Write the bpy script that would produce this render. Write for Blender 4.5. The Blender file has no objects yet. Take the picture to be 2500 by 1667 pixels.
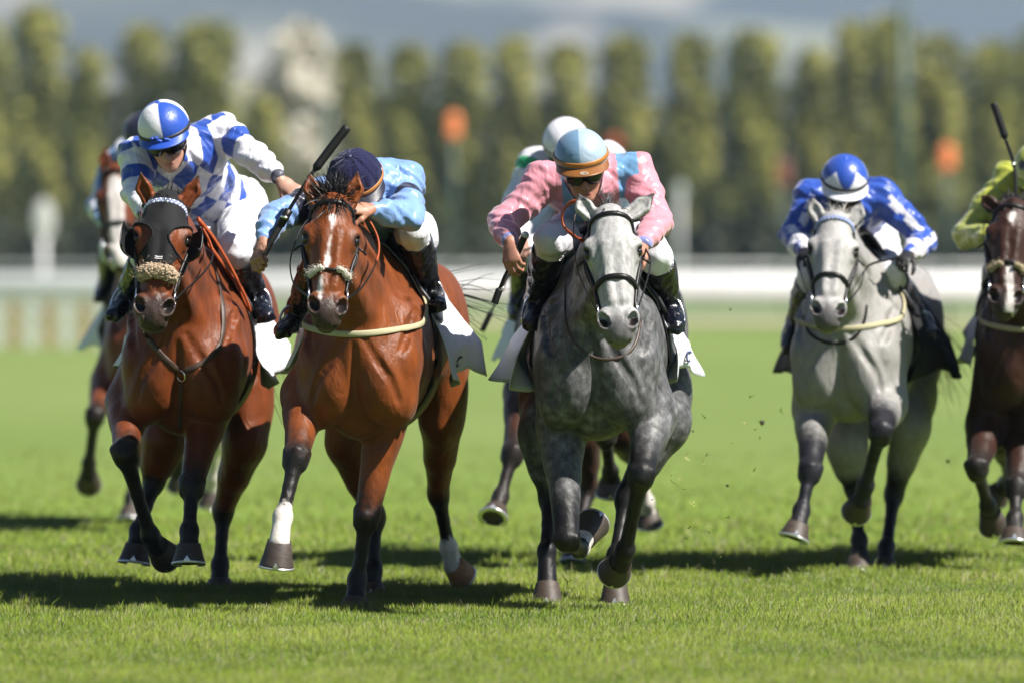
import bpy, math, random
import numpy as np
from mathutils import Vector
random.seed(7)
RNG = np.random.default_rng(7)
R_ = math.radians
SC = bpy.context.scene
COL = SC.collection

# ------------------------------------------------------------------ camera, sky, sun, exposure
CAMY, CAMZ, FPX, HOR = -30.0, 1.43, 16800.0, 665.0
cam_d = bpy.data.cameras.new('camera')
cam = bpy.data.objects.new('camera', cam_d); COL.objects.link(cam)
cam_d.sensor_width = 36.0
cam_d.lens = FPX / 2500.0 * 36.0
cam_d.clip_end = 8000.0
cam.location = (0, CAMY, CAMZ)
cam.rotation_euler = (R_(90.0) - math.atan((833.5 - HOR) / FPX), 0, 0)
cam_d.dof.use_dof = True
cam_d.dof.focus_distance = 28.8
cam_d.dof.aperture_fstop = 2.1
SC.camera = cam

SUN_EL, SUN_AZ = 50.0, 117.0       # azimuth measured clockwise from +y (away from the camera); 90 = from the right
sd = Vector((math.sin(R_(SUN_AZ)) * math.cos(R_(SUN_EL)), math.cos(R_(SUN_AZ)) * math.cos(R_(SUN_EL)), math.sin(R_(SUN_EL))))
world = bpy.data.worlds.new('World'); SC.world = world
world.use_nodes = True
wn = world.node_tree.nodes; wl = world.node_tree.links
bgn = wn['Background']
sky = wn.new('ShaderNodeTexSky'); sky.sky_type = 'NISHITA'; sky.sun_disc = False
sky.sun_elevation = R_(SUN_EL); sky.sun_rotation = R_(SUN_AZ); sky.altitude = 1500; sky.air_density = 0.7; sky.dust_density = 0.3
wl.new(sky.outputs[0], bgn.inputs[0]); bgn.inputs[1].default_value = 0.05
sun_d = bpy.data.lights.new('sun', 'SUN'); sun_d.energy = 5.0; sun_d.angle = R_(0.5); sun_d.color = (1.0, 0.95, 0.87)
sun = bpy.data.objects.new('sun', sun_d); COL.objects.link(sun)
sun.rotation_euler = sd.to_track_quat('Z', 'Y').to_euler()
sun.location = (20, -20, 40)
SC.view_settings.view_transform = 'Standard'; SC.view_settings.look = 'None'
SC.view_settings.exposure = 1.22; SC.view_settings.gamma = 1.0
SC.render.engine = 'CYCLES'
SC.cycles.max_bounces = 6; SC.cycles.transparent_max_bounces = 8
SC.cycles.volume_bounces = 0

# ------------------------------------------------------------------ small maths
def A(*v): return np.array(v, dtype=np.float64)
def nrm(v):
    v = np.asarray(v, float); return v / max(1e-9, np.linalg.norm(v))
def W(px, py, y):
    """a measured point of the photograph brought to its real distance"""
    D = y - CAMY
    return A((px - 1250.0) * D / FPX, y, CAMZ - (py - HOR) * D / FPX)
def ss(a, b, x):
    t = np.clip((x - a) / (b - a), 0, 1); return t * t * (3 - 2 * t)
def perp(U, w):
    U = np.asarray(U, float); U = U - w * np.dot(U, w)
    if np.linalg.norm(U) < 1e-4:
        U = A(0, 1, 0) - w * w[1]
    return nrm(U)
def vnoise(P, seed=0):
    """cheap smooth 3-D noise in -1..1"""
    rs = np.random.default_rng(seed); out = 0
    for k in range(5):
        d = rs.normal(size=3); d /= np.linalg.norm(d); f = 0.7 + 0.9 * rs.random(); ph = rs.random() * 6.28
        out = out + np.sin((P @ d) * f * 6.28 + ph + 1.3 * np.sin((P @ np.roll(d, 1)) * 4.1 * f + ph))
    return out / 3.2
def polydist(P, pts):
    """distance to a polyline and the arc position along it (in segment units)"""
    best = np.full(len(P), 9.0); par = np.zeros(len(P))
    for i in range(len(pts) - 1):
        a, b = pts[i], pts[i + 1]; ab = b - a; L2 = max(1e-9, ab @ ab)
        t = np.clip(((P - a) @ ab) / L2, 0, 1)
        d = np.linalg.norm(P - a - t[:, None] * ab, axis=1)
        m = d < best; best[m] = d[m]; par[m] = i + t[m]
    return best, par

# ------------------------------------------------------------------ distance-field modelling
class Field:
    def __init__(self, lo, hi, h):
        self.lo = np.asarray(lo, float); self.h = h
        n = np.ceil((np.asarray(hi) - self.lo) / h).astype(int) + 1
        self.F = np.full(n, 0.5, np.float32)
        self.ax = [self.lo[i] + h * np.arange(n[i]) for i in range(3)]
    def _win(self, lo, hi):
        s = []
        for i in range(3):
            a = int(np.clip(math.floor((lo[i] - self.lo[i]) / self.h), 0, self.F.shape[i]))
            b = int(np.clip(math.ceil((hi[i] - self.lo[i]) / self.h) + 1, 0, self.F.shape[i]))
            if b <= a: return None
            s.append(slice(a, b))
        x = self.ax[0][s[0]].astype(np.float32)[:, None, None]; y = self.ax[1][s[1]].astype(np.float32)[None, :, None]; z = self.ax[2][s[2]].astype(np.float32)[None, None, :]
        return tuple(s), x, y, z
    def _put(self, s, d, k, op):
        f = self.F[s]
        if op == 'sub':
            d = -d
            if k > 0:
                h = np.maximum(k - np.abs(f - d), 0); self.F[s] = np.maximum(f, d) + h * h * (0.25 / k)
            else: self.F[s] = np.maximum(f, d)
        else:
            if k > 0:
                h = np.maximum(k - np.abs(f - d), 0); self.F[s] = np.minimum(f, d) - h * h * (0.25 / k)
            else: self.F[s] = np.minimum(f, d)
    def tube(self, a, b, ra, rb, U=(1, 0, 0), k=0.02, op='add'):
        a = np.asarray(a, float); b = np.asarray(b, float)
        ra = (ra, ra) if np.isscalar(ra) else ra; rb = (rb, rb) if np.isscalar(rb) else rb
        w = b - a; L = max(1e-5, np.linalg.norm(w)); w = w / L
        u = perp(U, w); v = np.cross(w, u)
        m = max(max(ra), max(rb)) + k + 3 * self.h
        q = self._win(np.minimum(a, b) - m, np.maximum(a, b) + m)
        if q is None: return
        s, x, y, z = q
        x = x - np.float32(a[0]); y = y - np.float32(a[1]); z = z - np.float32(a[2])
        t = x * w[0] + y * w[1] + z * w[2]
        tc = np.clip(t, 0, L); f = tc / L
        pu = x * u[0] + y * u[1] + z * u[2]; pv = x * v[0] + y * v[1] + z * v[2]; e = t - tc
        ru = ra[0] + (rb[0] - ra[0]) * f; rv = ra[1] + (rb[1] - ra[1]) * f
        rm = 0.5 * (ru + rv)
        d = (np.sqrt((pu / ru) ** 2 + (pv / rv) ** 2 + (e / rm) ** 2) - 1) * np.minimum(ru, rv)
        self._put(s, d.astype(np.float32), k, op)
    def chain(self, pts, radii, U=(1, 0, 0), k=0.02, op='add'):
        for i in range(len(pts) - 1):
            self.tube(pts[i], pts[i + 1], radii[i], radii[i + 1], U, k if i == 0 else min(k, 0.012), op)
    def ell(self, c, r, axes=None, k=0.02, op='add'):
        c = np.asarray(c, float); r = np.asarray(r, float)
        m = max(r) + k + 3 * self.h
        q = self._win(c - m, c + m)
        if q is None: return
        s, x, y, z = q
        x = x - np.float32(c[0]); y = y - np.float32(c[1]); z = z - np.float32(c[2])
        if axes is None: p = (x, y, z)
        else: p = [x * e[0] + y * e[1] + z * e[2] for e in axes]
        k0 = np.sqrt((p[0] / r[0]) ** 2 + (p[1] / r[1]) ** 2 + (p[2] / r[2]) ** 2)
        k1 = np.sqrt((p[0] / r[0] ** 2) ** 2 + (p[1] / r[1] ** 2) ** 2 + (p[2] / r[2] ** 2) ** 2) + 1e-6
        d = k0 * (k0 - 1) / k1
        self._put(s, d.astype(np.float32), k, op)
    def noise(self, amp, scale, seed, stretch=(1, 1, 1)):
        idx = np.argwhere(np.abs(self.F) < 0.04)
        P = (self.lo + idx * self.h) * scale * np.asarray(stretch)
        self.F[tuple(idx.T)] += (amp * vnoise(P, seed)).astype(np.float32)
    def cut(self, p, n, k=0.0):
        """remove everything on the +n side of the plane through p"""
        x = self.ax[0].astype(np.float32)[:, None, None]; y = self.ax[1].astype(np.float32)[None, :, None]; z = self.ax[2].astype(np.float32)[None, None, :]
        d = (x - p[0]) * n[0] + (y - p[1]) * n[1] + (z - p[2]) * n[2]
        self.F = np.maximum(self.F, d.astype(np.float32))
    def sample(self, P):
        g = (np.asarray(P) - self.lo) / self.h
        i = np.clip(np.floor(g).astype(int), 0, np.array(self.F.shape) - 2); f = np.clip(g - i, 0, 1)
        out = 0
        for dx in (0, 1):
            for dy in (0, 1):
                for dz in (0, 1):
                    w = (f[:, 0] if dx else 1 - f[:, 0]) * (f[:, 1] if dy else 1 - f[:, 1]) * (f[:, 2] if dz else 1 - f[:, 2])
                    out = out + w * self.F[i[:, 0] + dx, i[:, 1] + dy, i[:, 2] + dz]
        return out
    def grad(self, P):
        e = self.h; G = np.stack([self.sample(P + A(*[e if i == j else 0 for j in range(3)])) - self.sample(P - A(*[e if i == j else 0 for j in range(3)])) for i in range(3)], 1)
        return G / np.maximum(1e-6, np.linalg.norm(G, axis=1))[:, None]
    def hit(self, O, Dv, tmax=0.8, off=0.0):
        """march rays outward from inside, return surface points and normals"""
        O = np.atleast_2d(np.asarray(O, float)); Dv = np.atleast_2d(np.asarray(Dv, float))
        n = max(len(O), len(Dv)); O = np.broadcast_to(O, (n, 3)).copy(); Dv = np.broadcast_to(Dv, (n, 3)); Dv = Dv / np.linalg.norm(Dv, axis=1)[:, None]
        st = self.h * 0.7; t = np.zeros(n); prev = self.sample(O); res = np.full(n, -1.0)
        for _ in range(int(tmax / st)):
            t2 = t + st; cur = self.sample(O + Dv * t2[:, None])
            m = (res < 0) & (cur >= 0)
            fr = np.where(np.abs(cur - prev) > 1e-9, -prev / (cur - prev + 1e-9), 0.0)
            res[m] = (t + st * np.clip(fr, 0, 1))[m]
            prev = cur; t = t2
            if (res >= 0).all(): break
        res[res < 0] = tmax
        P = O + Dv * res[:, None]; N = self.grad(P)
        return P + N * off, N
    def hit_outer(self, O, Dv, tmax=0.62, off=0.0):
        O = np.asarray(O, float); Dv = np.asarray(Dv, float); Dv = Dv / np.linalg.norm(Dv, axis=1)[:, None]
        ts = np.arange(0, tmax, self.h * .5); P = O[:, None] + Dv[:, None] * ts[None, :, None]
        v = self.sample(P.reshape(-1, 3)).reshape(len(O), -1); inside = v < 0
        k = len(ts) - 1 - np.argmax(inside[:, ::-1], axis=1)
        P = O + Dv * ts[k][:, None]; N = self.grad(P); return P + N * off, N
    def mesh(self):
        F = self.F
        F[0] = F[-1] = 0.5; F[:, 0] = F[:, -1] = 0.5; F[:, :, 0] = F[:, :, -1] = 0.5
        I = F < 0; c = np.zeros([n - 1 for n in F.shape], np.uint8)
        nx, ny, nz = F.shape
        for dx in (0, 1):
            for dy in (0, 1):
                for dz in (0, 1): c += I[dx:nx - 1 + dx, dy:ny - 1 + dy, dz:nz - 1 + dz]
        act = (c > 0) & (c < 8); idx = np.argwhere(act)
        vid = np.full(act.shape, -1, np.int32); vid[act] = np.arange(len(idx))
        pos = np.zeros((len(idx), 3)); cnt = np.zeros(len(idx))
        cor = [(x, y, z) for x in (0, 1) for y in (0, 1) for z in (0, 1)]
        val = {o: F[idx[:, 0] + o[0], idx[:, 1] + o[1], idx[:, 2] + o[2]] for o in cor}
        for o in cor:
            for ax in range(3):
                if o[ax] == 0:
                    q = list(o); q[ax] = 1; q = tuple(q)
                    f0, f1 = val[o], val[q]; m = (f0 < 0) != (f1 < 0)
                    t = np.where(m, f0 / (f0 - f1 + 1e-12), 0)
                    p = np.tile(np.array(o, float), (len(idx), 1)); p[:, ax] = t
                    pos += p * m[:, None]; cnt += m
        V = self.lo + (idx + pos / cnt[:, None]) * self.h
        quads = []
        for ax in range(3):
            b, d = (ax + 1) % 3, (ax + 2) % 3
            sl0 = [slice(None)] * 3; sl1 = [slice(None)] * 3
            sl0[ax] = slice(0, -1); sl1[ax] = slice(1, None)
            e = np.argwhere(I[tuple(sl0)] != I[tuple(sl1)])
            e = e[(e[:, b] > 0) & (e[:, d] > 0)]
            s = I[e[:, 0], e[:, 1], e[:, 2]]
            def cell(ob, od):
                q = e.copy(); q[:, b] -= ob; q[:, d] -= od
                return vid[q[:, 0], q[:, 1], q[:, 2]]
            q = np.stack([cell(1, 1), cell(0, 1), cell(0, 0), cell(1, 0)], 1)
            q[~s] = q[~s][:, ::-1]
            quads.append(q)
        return V, np.concatenate(quads)

# ------------------------------------------------------------------ mesh objects
def mk(name, V, Q, mat, parent=None, col=None, smooth=True, loc=None):
    """link one mesh object; V in world coordinates, Q quads/tris (array or list)"""
    V = np.asarray(V, float); me = bpy.data.meshes.new(name)
    base = np.asarray(loc, float) if loc is not None else (WORLD.get(parent.name, np.zeros(3)) if parent is not None else np.zeros(3))
    Vl = (V - base).astype(np.float32)
    if isinstance(Q, np.ndarray):
        n, w = Q.shape
        me.vertices.add(len(Vl)); me.vertices.foreach_set('co', Vl.ravel())
        me.loops.add(n * w); me.loops.foreach_set('vertex_index', Q.astype(np.int32).ravel())
        me.polygons.add(n); me.polygons.foreach_set('loop_start', (np.arange(n) * w).astype(np.int32))
        me.update(calc_edges=True)
    else:
        me.from_pydata(Vl.tolist(), [], [list(map(int, f)) for f in Q])
    me.polygons.foreach_set('use_smooth', np.full(len(me.polygons), bool(smooth)))
    if col is not None:
        col = np.asarray(col, np.float32)
        if col.shape[1] == 3: col = np.concatenate([col, np.ones((len(col), 1), np.float32)], 1)
        a = me.attributes.new('Col', 'FLOAT_COLOR', 'POINT'); a.data.foreach_set('color', col.ravel())
    me.validate(); me.update()
    me.materials.append(mat)
    o = bpy.data.objects.new(name, me); COL.objects.link(o)
    if loc is not None: o.location = base.tolist(); WORLD[o.name] = base
    if parent is not None:
        o.parent = parent; WORLD[o.name] = base
    return o
WORLD = {}
def tag(o, label, cat, group=None, kind=None):
    if label: o['label'] = label
    if cat: o['category'] = cat
    if group: o['group'] = group
    if kind: o['kind'] = kind
    return o
def root(name, loc, label, cat, group=None):
    o = bpy.data.objects.new(name, None); COL.objects.link(o); o.location = list(map(float, loc)); o.empty_display_size = 0.2
    WORLD[o.name] = np.asarray(loc, float)
    return tag(o, label, cat, group)

class MB:
    def __init__(s): s.v = []; s.f = []; s.n = 0; s.c = []
    def add(s, V, F, c=None):
        V = np.asarray(V, float)
        s.v.append(V); s.f += [[int(i) + s.n for i in f] for f in F]; s.n += len(V)
        if c is not None: s.c.append(np.tile(np.asarray(c, float), (len(V), 1)) if np.ndim(c) == 1 else c)
    def tube(s, pts, r, seg=8, U=(0, 0, 1), cap=True, flat=None, c=None):
        """round or flattened tube along pts; r scalar or list; flat=(normals, ratio)"""
        pts = np.asarray(pts, float); n = len(pts); r = np.broadcast_to(r, n)
        V = []
        prev = None
        for i in range(n):
            t = nrm(pts[min(i + 1, n - 1)] - pts[max(i - 1, 0)])
            u = perp(U if prev is None else prev, t); prev = u
            if flat is not None: u = perp(flat[0][i], t)
            v = np.cross(t, u)
            for j in range(seg):
                a = 2 * math.pi * (j + 0.5) / seg; cu, cv = math.cos(a), math.sin(a)
                if flat is not None: V.append(pts[i] + u * cu * r[i] * flat[1] + v * cv * r[i])
                else: V.append(pts[i] + u * cu * r[i] + v * cv * r[i])
        F = [[i * seg + j, i * seg + (j + 1) % seg, (i + 1) * seg + (j + 1) % seg, (i + 1) * seg + j] for i in range(n - 1) for j in range(seg)]
        if cap: F += [list(range(seg))[::-1], [(n - 1) * seg + j for j in range(seg)]]
        s.add(V, F, c)
    def box(s, c, d, ax=None, col=None):
        ax = np.eye(3) if ax is None else ax; d = np.asarray(d) / 2
        V = [np.asarray(c) + ax[0] * x * d[0] + ax[1] * y * d[1] + ax[2] * z * d[2] for x in (-1, 1) for y in (-1, 1) for z in (-1, 1)]
        s.add(V, [[0, 1, 3, 2], [4, 6, 7, 5], [0, 4, 5, 1], [2, 3, 7, 6], [0, 2, 6, 4], [1, 5, 7, 3]], col)
    def grid(s, G, closed=False, c=None, keep=None):
        """G: (n,m,3) array of points"""
        n, m = G.shape[:2]
        F = []
        for i in range(n - 1):
            for j in range(m if closed else m - 1):
                if keep is not None and not keep(i, j): continue
                F.append([i * m + j, i * m + (j + 1) % m, (i + 1) * m + (j + 1) % m, (i + 1) * m + j])
        s.add(G.reshape(-1, 3), F, c)
    def build(s, name, mat, parent=None, smooth=True, loc=None, solid=None):
        o = mk(name, np.concatenate(s.v), s.f, mat, parent, np.concatenate(s.c) if s.c else None, smooth, loc)
        if solid:
            md = o.modifiers.new('thickness', 'SOLIDIFY'); md.thickness = solid; md.offset = 0
        return o
def curve(pts, n=24):
    """Catmull-Rom through pts"""
    P = [np.asarray(p, float) for p in pts]; P = [2 * P[0] - P[1]] + P + [2 * P[-1] - P[-2]]
    out = []; m = len(P) - 3
    for i in range(m):
        k = max(2, n // m)
        for j in range(k):
            t = j / k; a, b, c, d = P[i:i + 4]
            out.append(0.5 * (2 * b + (c - a) * t + (2 * a - 5 * b + 4 * c - d) * t * t + (3 * b - a - 3 * c + d) * t ** 3))
    out.append(P[-2]); return np.array(out)

# ------------------------------------------------------------------ materials
MATS = {}
def mat(name, rgb=None, rough=0.5, metal=0.0, spec=0.5, bump=None, var=None, sheen=0.0, coat=0.0, transl=0.0, stretch=None, aniso=None, creases=None, upn=0.0, dapples=0):
    if name in MATS: return MATS[name]
    m = bpy.data.materials.new(name); m.use_nodes = True; MATS[name] = m
    nt = m.node_tree; N = nt.nodes; L = nt.links; b = N['Principled BSDF']
    b.inputs['Roughness'].default_value = rough; b.inputs['Metallic'].default_value = metal
    b.inputs['Specular IOR Level'].default_value = spec
    b.inputs['Sheen Weight'].default_value = sheen; b.inputs['Coat Weight'].default_value = coat
    b.inputs['Coat Roughness'].default_value = 0.25
    tc = N.new('ShaderNodeTexCoord'); vec = tc.outputs['Object']
    if stretch:
        mp = N.new('ShaderNodeMapping'); mp.inputs['Scale'].default_value = stretch; L.new(vec, mp.inputs[0]); svec = mp.outputs[0]
    else: svec = vec
    if rgb is None:
        at = N.new('ShaderNodeAttribute'); at.attribute_name = 'Col'; src = at.outputs['Color']
    else:
        rg = N.new('ShaderNodeRGB'); rg.outputs[0].default_value = (*rgb, 1); src = rg.outputs[0]
    if var:
        sc, amt = var
        nz = N.new('ShaderNodeTexNoise'); nz.inputs['Scale'].default_value = sc; nz.inputs['Detail'].default_value = 4; L.new(svec, nz.inputs['Vector'])
        mr = N.new('ShaderNodeMapRange'); mr.inputs[1].default_value = 0.3; mr.inputs[2].default_value = 0.7; mr.inputs[3].default_value = 1 - amt; mr.inputs[4].default_value = 1 + amt
        L.new(nz.outputs[0], mr.inputs[0])
        mx = N.new('ShaderNodeVectorMath'); mx.operation = 'SCALE'; L.new(src, mx.inputs[0]); L.new(mr.outputs[0], mx.inputs['Scale']); src = mx.outputs[0]
    if dapples:
        vo = N.new('ShaderNodeTexVoronoi'); vo.inputs['Scale'].default_value = dapples; vo.feature = 'SMOOTH_F1'; vo.inputs['Smoothness'].default_value = .5
        dn = N.new('ShaderNodeTexNoise'); dn.inputs['Scale'].default_value = 9; L.new(vec, dn.inputs['Vector'])
        dm = N.new('ShaderNodeVectorMath'); dm.operation = 'MULTIPLY_ADD'; dm.inputs[1].default_value = (.10, .10, .10); L.new(dn.outputs['Color'], dm.inputs[0]); L.new(vec, dm.inputs[2]); L.new(dm.outputs[0], vo.inputs['Vector'])
        mr2 = N.new('ShaderNodeMapRange'); mr2.inputs[1].default_value = .15; mr2.inputs[2].default_value = .62; mr2.inputs[3].default_value = 1.40; mr2.inputs[4].default_value = .68; L.new(vo.outputs['Distance'], mr2.inputs[0])
        sp = N.new('ShaderNodeTexNoise'); sp.inputs['Scale'].default_value = 260; sp.inputs['Detail'].default_value = 2; L.new(svec, sp.inputs['Vector'])
        mr3 = N.new('ShaderNodeMapRange'); mr3.inputs[1].default_value = .35; mr3.inputs[2].default_value = .70; mr3.inputs[3].default_value = .80; mr3.inputs[4].default_value = 1.45; L.new(sp.outputs[0], mr3.inputs[0])
        mu = N.new('ShaderNodeMath'); mu.operation = 'MULTIPLY'; L.new(mr2.outputs[0], mu.inputs[0]); L.new(mr3.outputs[0], mu.inputs[1])
        mk2 = N.new('ShaderNodeMix'); mk2.data_type = 'FLOAT'; mk2.inputs[2].default_value = 1.0; L.new(at.outputs['Alpha'], mk2.inputs[0]); L.new(mu.outputs[0], mk2.inputs[3])
        mx2 = N.new('ShaderNodeVectorMath'); mx2.operation = 'SCALE'; L.new(src, mx2.inputs[0]); L.new(mk2.outputs[0], mx2.inputs['Scale']); src = mx2.outputs[0]
    L.new(src, b.inputs['Base Color'])
    nrm_out = None
    for bp in ([bump] if bump and not isinstance(bump, list) else (bump or [])):
        sc, st, di = bp[:3]
        nz = N.new('ShaderNodeTexNoise'); nz.inputs['Scale'].default_value = sc; nz.inputs['Detail'].default_value = 3
        if len(bp) > 3: nz.inputs['Distortion'].default_value = bp[3]
        L.new(svec, nz.inputs['Vector'])
        bn = N.new('ShaderNodeBump'); bn.inputs['Strength'].default_value = st; bn.inputs['Distance'].default_value = di
        L.new(nz.outputs[0], bn.inputs['Height'])
        if nrm_out is not None: L.new(nrm_out, bn.inputs['Normal'])
        nrm_out = bn.outputs[0]
    if nrm_out is not None: L.new(nrm_out, b.inputs['Normal'])
    if upn:
        ge = N.new('ShaderNodeNewGeometry'); m1 = N.new('ShaderNodeMix'); m1.data_type = 'VECTOR'; m1.inputs[0].default_value = upn
        L.new(ge.outputs['Normal'], m1.inputs[4]); m1.inputs[5].default_value = (0, 0, 1); nn = N.new('ShaderNodeVectorMath'); nn.operation = 'NORMALIZE'
        L.new(m1.outputs[1], nn.inputs[0]); L.new(nn.outputs[0], b.inputs['Normal'])
    if transl:
        tr = N.new('ShaderNodeBsdfTranslucent'); L.new(src, tr.inputs[0]); mxs = N.new('ShaderNodeMixShader'); mxs.inputs[0].default_value = transl
        L.new(b.outputs[0], mxs.inputs[1]); L.new(tr.outputs[0], mxs.inputs[2]); L.new(mxs.outputs[0], N['Material Output'].inputs[0])
    return m
M_COAT = mat('horse_coat', None, 0.45, spec=0.25, sheen=0.04, bump=[(6, 0.45, 0.035, .8), (19, 0.42, 0.013, 1.4), (70, 0.30, 0.005, .5), (260, 0.45, 0.003)], var=(16, 0.22), stretch=(1, 1, 0.5))
M_DAPPLE = mat('dappled_coat', None, 0.48, spec=0.24, bump=[(7, 0.40, 0.03, .6), (24, 0.28, 0.012, 1.2), (170, 0.2, 0.004)], var=(60, 0.25), stretch=(1, 1, 0.4), dapples=17)
M_PALE = mat('pale_grey_coat', None, 0.48, spec=0.24, bump=[(7, 0.40, 0.03, .6), (24, 0.28, 0.012, 1.2), (170, 0.2, 0.004)], var=(40, 0.10), stretch=(1, 1, 0.4), dapples=0)
M_HOOF = mat('hoof_horn', None, 0.55, spec=0.4, bump=(60, 0.3, 0.003), var=(40, 0.3), stretch=(1, 1, 3))
M_SHOE = mat('horseshoe_metal', (0.62, 0.62, 0.63), 0.35, metal=0.8, bump=(40, 0.2, 0.002))
M_EYE = mat('eye_dark', (0.008, 0.006, 0.005), 0.08, spec=0.6)
M_HAIR = mat('horse_hair', None, 0.5, spec=0.25, var=(30, 0.4))
M_SILK = mat('racing_silk', None, 0.36, spec=0.45, sheen=0.2, bump=[(7, 0.60, 0.045, 1.2), (20, 0.20, 0.012, 1.0)], stretch=(1, 1, 0.7))
M_BREECH = mat('breeches_cloth', (0.62, 0.62, 0.66), 0.55, spec=0.3, bump=[(14, 0.4, 0.02, 0.8), (60, 0.15, 0.006)], stretch=(1, 1, 0.7))
M_BOOT = mat('boot_leather', None, 0.22, spec=0.5, bump=[(22, 0.6, 0.02, 1.0), (70, 0.2, 0.005)])
M_SKIN = mat('skin', None, 0.5, spec=0.35, bump=(90, 0.15, 0.003), var=(18, 0.10))
M_LEATHER = mat('black_leather', (0.006, 0.005, 0.005), 0.42, spec=0.28, bump=(90, 0.2, 0.002))
M_BROWN = mat('brown_leather', (0.045, 0.026, 0.018), 0.45, spec=0.4, bump=(90, 0.25, 0.002))
M_RUBBER = mat('orange_rubber_grip', (0.30, 0.060, 0.014), 0.55, spec=0.3, bump=(150, 0.5, 0.003), var=(40, 0.2))
M_METAL = mat('steel', (0.75, 0.75, 0.75), 0.22, metal=1.0)
M_CLOTH = mat('white_saddle_cloth', (0.60, 0.61, 0.65), 0.75, spec=0.2, bump=[(10, 0.4, 0.03, 0.8), (300, 0.2, 0.002)])
M_CREAM = mat('cream_elastic', (0.34, 0.31, 0.20), 0.7, spec=0.2, bump=(200, 0.3, 0.002))
M_FLEECE = mat('sheepskin', None, 0.9, spec=0.1, var=(60, 0.2))
M_HELMET = mat('helmet_cover', None, 0.38, spec=0.5, sheen=0.1, bump=(22, 0.25, 0.012, 1.0))
M_VELVET = mat('velvet_cover', None, 0.85, spec=0.12, sheen=0.12, bump=[(30, 0.7, 0.012, 1.5), (9, 0.5, 0.02, 1.0)])
M_GLASS = mat('goggle_lens', (0.006, 0.005, 0.008), 0.10, spec=0.35)
M_BLACKCLOTH = mat('black_stretch_cloth', (0.006, 0.006, 0.007), 0.75, spec=0.2, sheen=0.05, bump=[(14, 0.3, 0.015), (400, 0.2, 0.001)])
def dome(c, r, f, u, rad, lat1, n=48, m=26, creasefn=None):
    G = []; 
    for i in range(m):
        th = R_(1.5 + (lat1 - 1.5) * i / (m - 1)); row = []
        for j in range(n):
            ph = 2 * math.pi * j / n
            s_ = 1.0 if creasefn is None else 1 + creasefn(ph, th)
            row.append(c + (r * math.sin(ph) * rad[0] * math.sin(th) + f * math.cos(ph) * rad[1] * math.sin(th) + u * rad[2] * math.cos(th)) * s_)
        G.append(row)
    return np.array(G)

# ------------------------------------------------------------------ ground, track, hills
def ground_mat(name, cols, scale, bump=None):
    if name in MATS: return MATS[name]
    m = bpy.data.materials.new(name); m.use_nodes = True; MATS[name] = m; nt = m.node_tree; N = nt.nodes; L = nt.links; b = N['Principled BSDF']
    b.inputs['Roughness'].default_value = .9; b.inputs['Specular IOR Level'].default_value = .15
    tc = N.new('ShaderNodeTexCoord'); mp = N.new('ShaderNodeMapping'); mp.inputs['Scale'].default_value = scale; L.new(tc.outputs['Object'], mp.inputs[0])
    nz = N.new('ShaderNodeTexNoise'); nz.inputs['Scale'].default_value = 1.0; nz.inputs['Detail'].default_value = 8; nz.inputs['Roughness'].default_value = .65; L.new(mp.outputs[0], nz.inputs['Vector'])
    cr = N.new('ShaderNodeValToRGB'); L.new(nz.outputs[0], cr.inputs[0])
    e = cr.color_ramp.elements; e[0].position = .30; e[0].color = (*cols[0], 1); e[1].position = .70; e[1].color = (*cols[-1], 1)
    for i, c in enumerate(cols[1:-1]): k = e.new(.30 + .40 * (i + 1) / (len(cols) - 1)); k.color = (*c, 1)
    L.new(cr.outputs[0], b.inputs['Base Color'])
    if bump:
        n2 = N.new('ShaderNodeTexNoise'); n2.inputs['Scale'].default_value = bump[0]; n2.inputs['Detail'].default_value = 6; L.new(tc.outputs['Object'], n2.inputs['Vector'])
        bn = N.new('ShaderNodeBump'); bn.inputs['Strength'].default_value = bump[1]; bn.inputs['Distance'].default_value = bump[2]; L.new(n2.outputs[0], bn.inputs['Height']); L.new(bn.outputs[0], b.inputs['Normal'])
    return m
def sheet(name, x0, x1, y0, y1, z, m):
    mb = MB(); mb.add([(x0, y0, z), (x1, y0, z), (x1, y1, z), (x0, y1, z)], [[0, 1, 2, 3]])
    return tag(mb.build(name, m, smooth=False), None, None, kind='structure')
def turf_mat():
    m = ground_mat('turf', [(.090, .150, .012), (.130, .195, .022), (.170, .222, .034)], (.55, .16, 1), (40, .8, .03)); nt = m.node_tree; N = nt.nodes; L = nt.links
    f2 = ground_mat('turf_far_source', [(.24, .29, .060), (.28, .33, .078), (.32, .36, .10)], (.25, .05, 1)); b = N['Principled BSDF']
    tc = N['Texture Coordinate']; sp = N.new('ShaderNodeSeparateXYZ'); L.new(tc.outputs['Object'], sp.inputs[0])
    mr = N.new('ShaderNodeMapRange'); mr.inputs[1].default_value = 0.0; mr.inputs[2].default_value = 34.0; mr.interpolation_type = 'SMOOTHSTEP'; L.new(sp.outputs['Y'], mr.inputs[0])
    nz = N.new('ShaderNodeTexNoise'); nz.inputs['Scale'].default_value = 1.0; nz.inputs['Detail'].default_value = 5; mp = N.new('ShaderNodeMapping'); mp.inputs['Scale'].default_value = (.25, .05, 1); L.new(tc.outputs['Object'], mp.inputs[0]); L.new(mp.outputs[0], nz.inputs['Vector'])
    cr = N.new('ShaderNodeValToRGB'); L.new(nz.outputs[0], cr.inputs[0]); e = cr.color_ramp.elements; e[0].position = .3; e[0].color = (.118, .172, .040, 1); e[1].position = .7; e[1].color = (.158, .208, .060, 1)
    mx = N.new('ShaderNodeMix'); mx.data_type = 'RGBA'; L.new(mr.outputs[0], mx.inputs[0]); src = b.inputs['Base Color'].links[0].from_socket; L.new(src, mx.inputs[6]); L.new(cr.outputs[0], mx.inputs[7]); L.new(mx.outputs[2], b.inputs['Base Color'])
    return m
sheet('turf_ground', -1500, 1500, -60, 1200, -.004, turf_mat())
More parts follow.
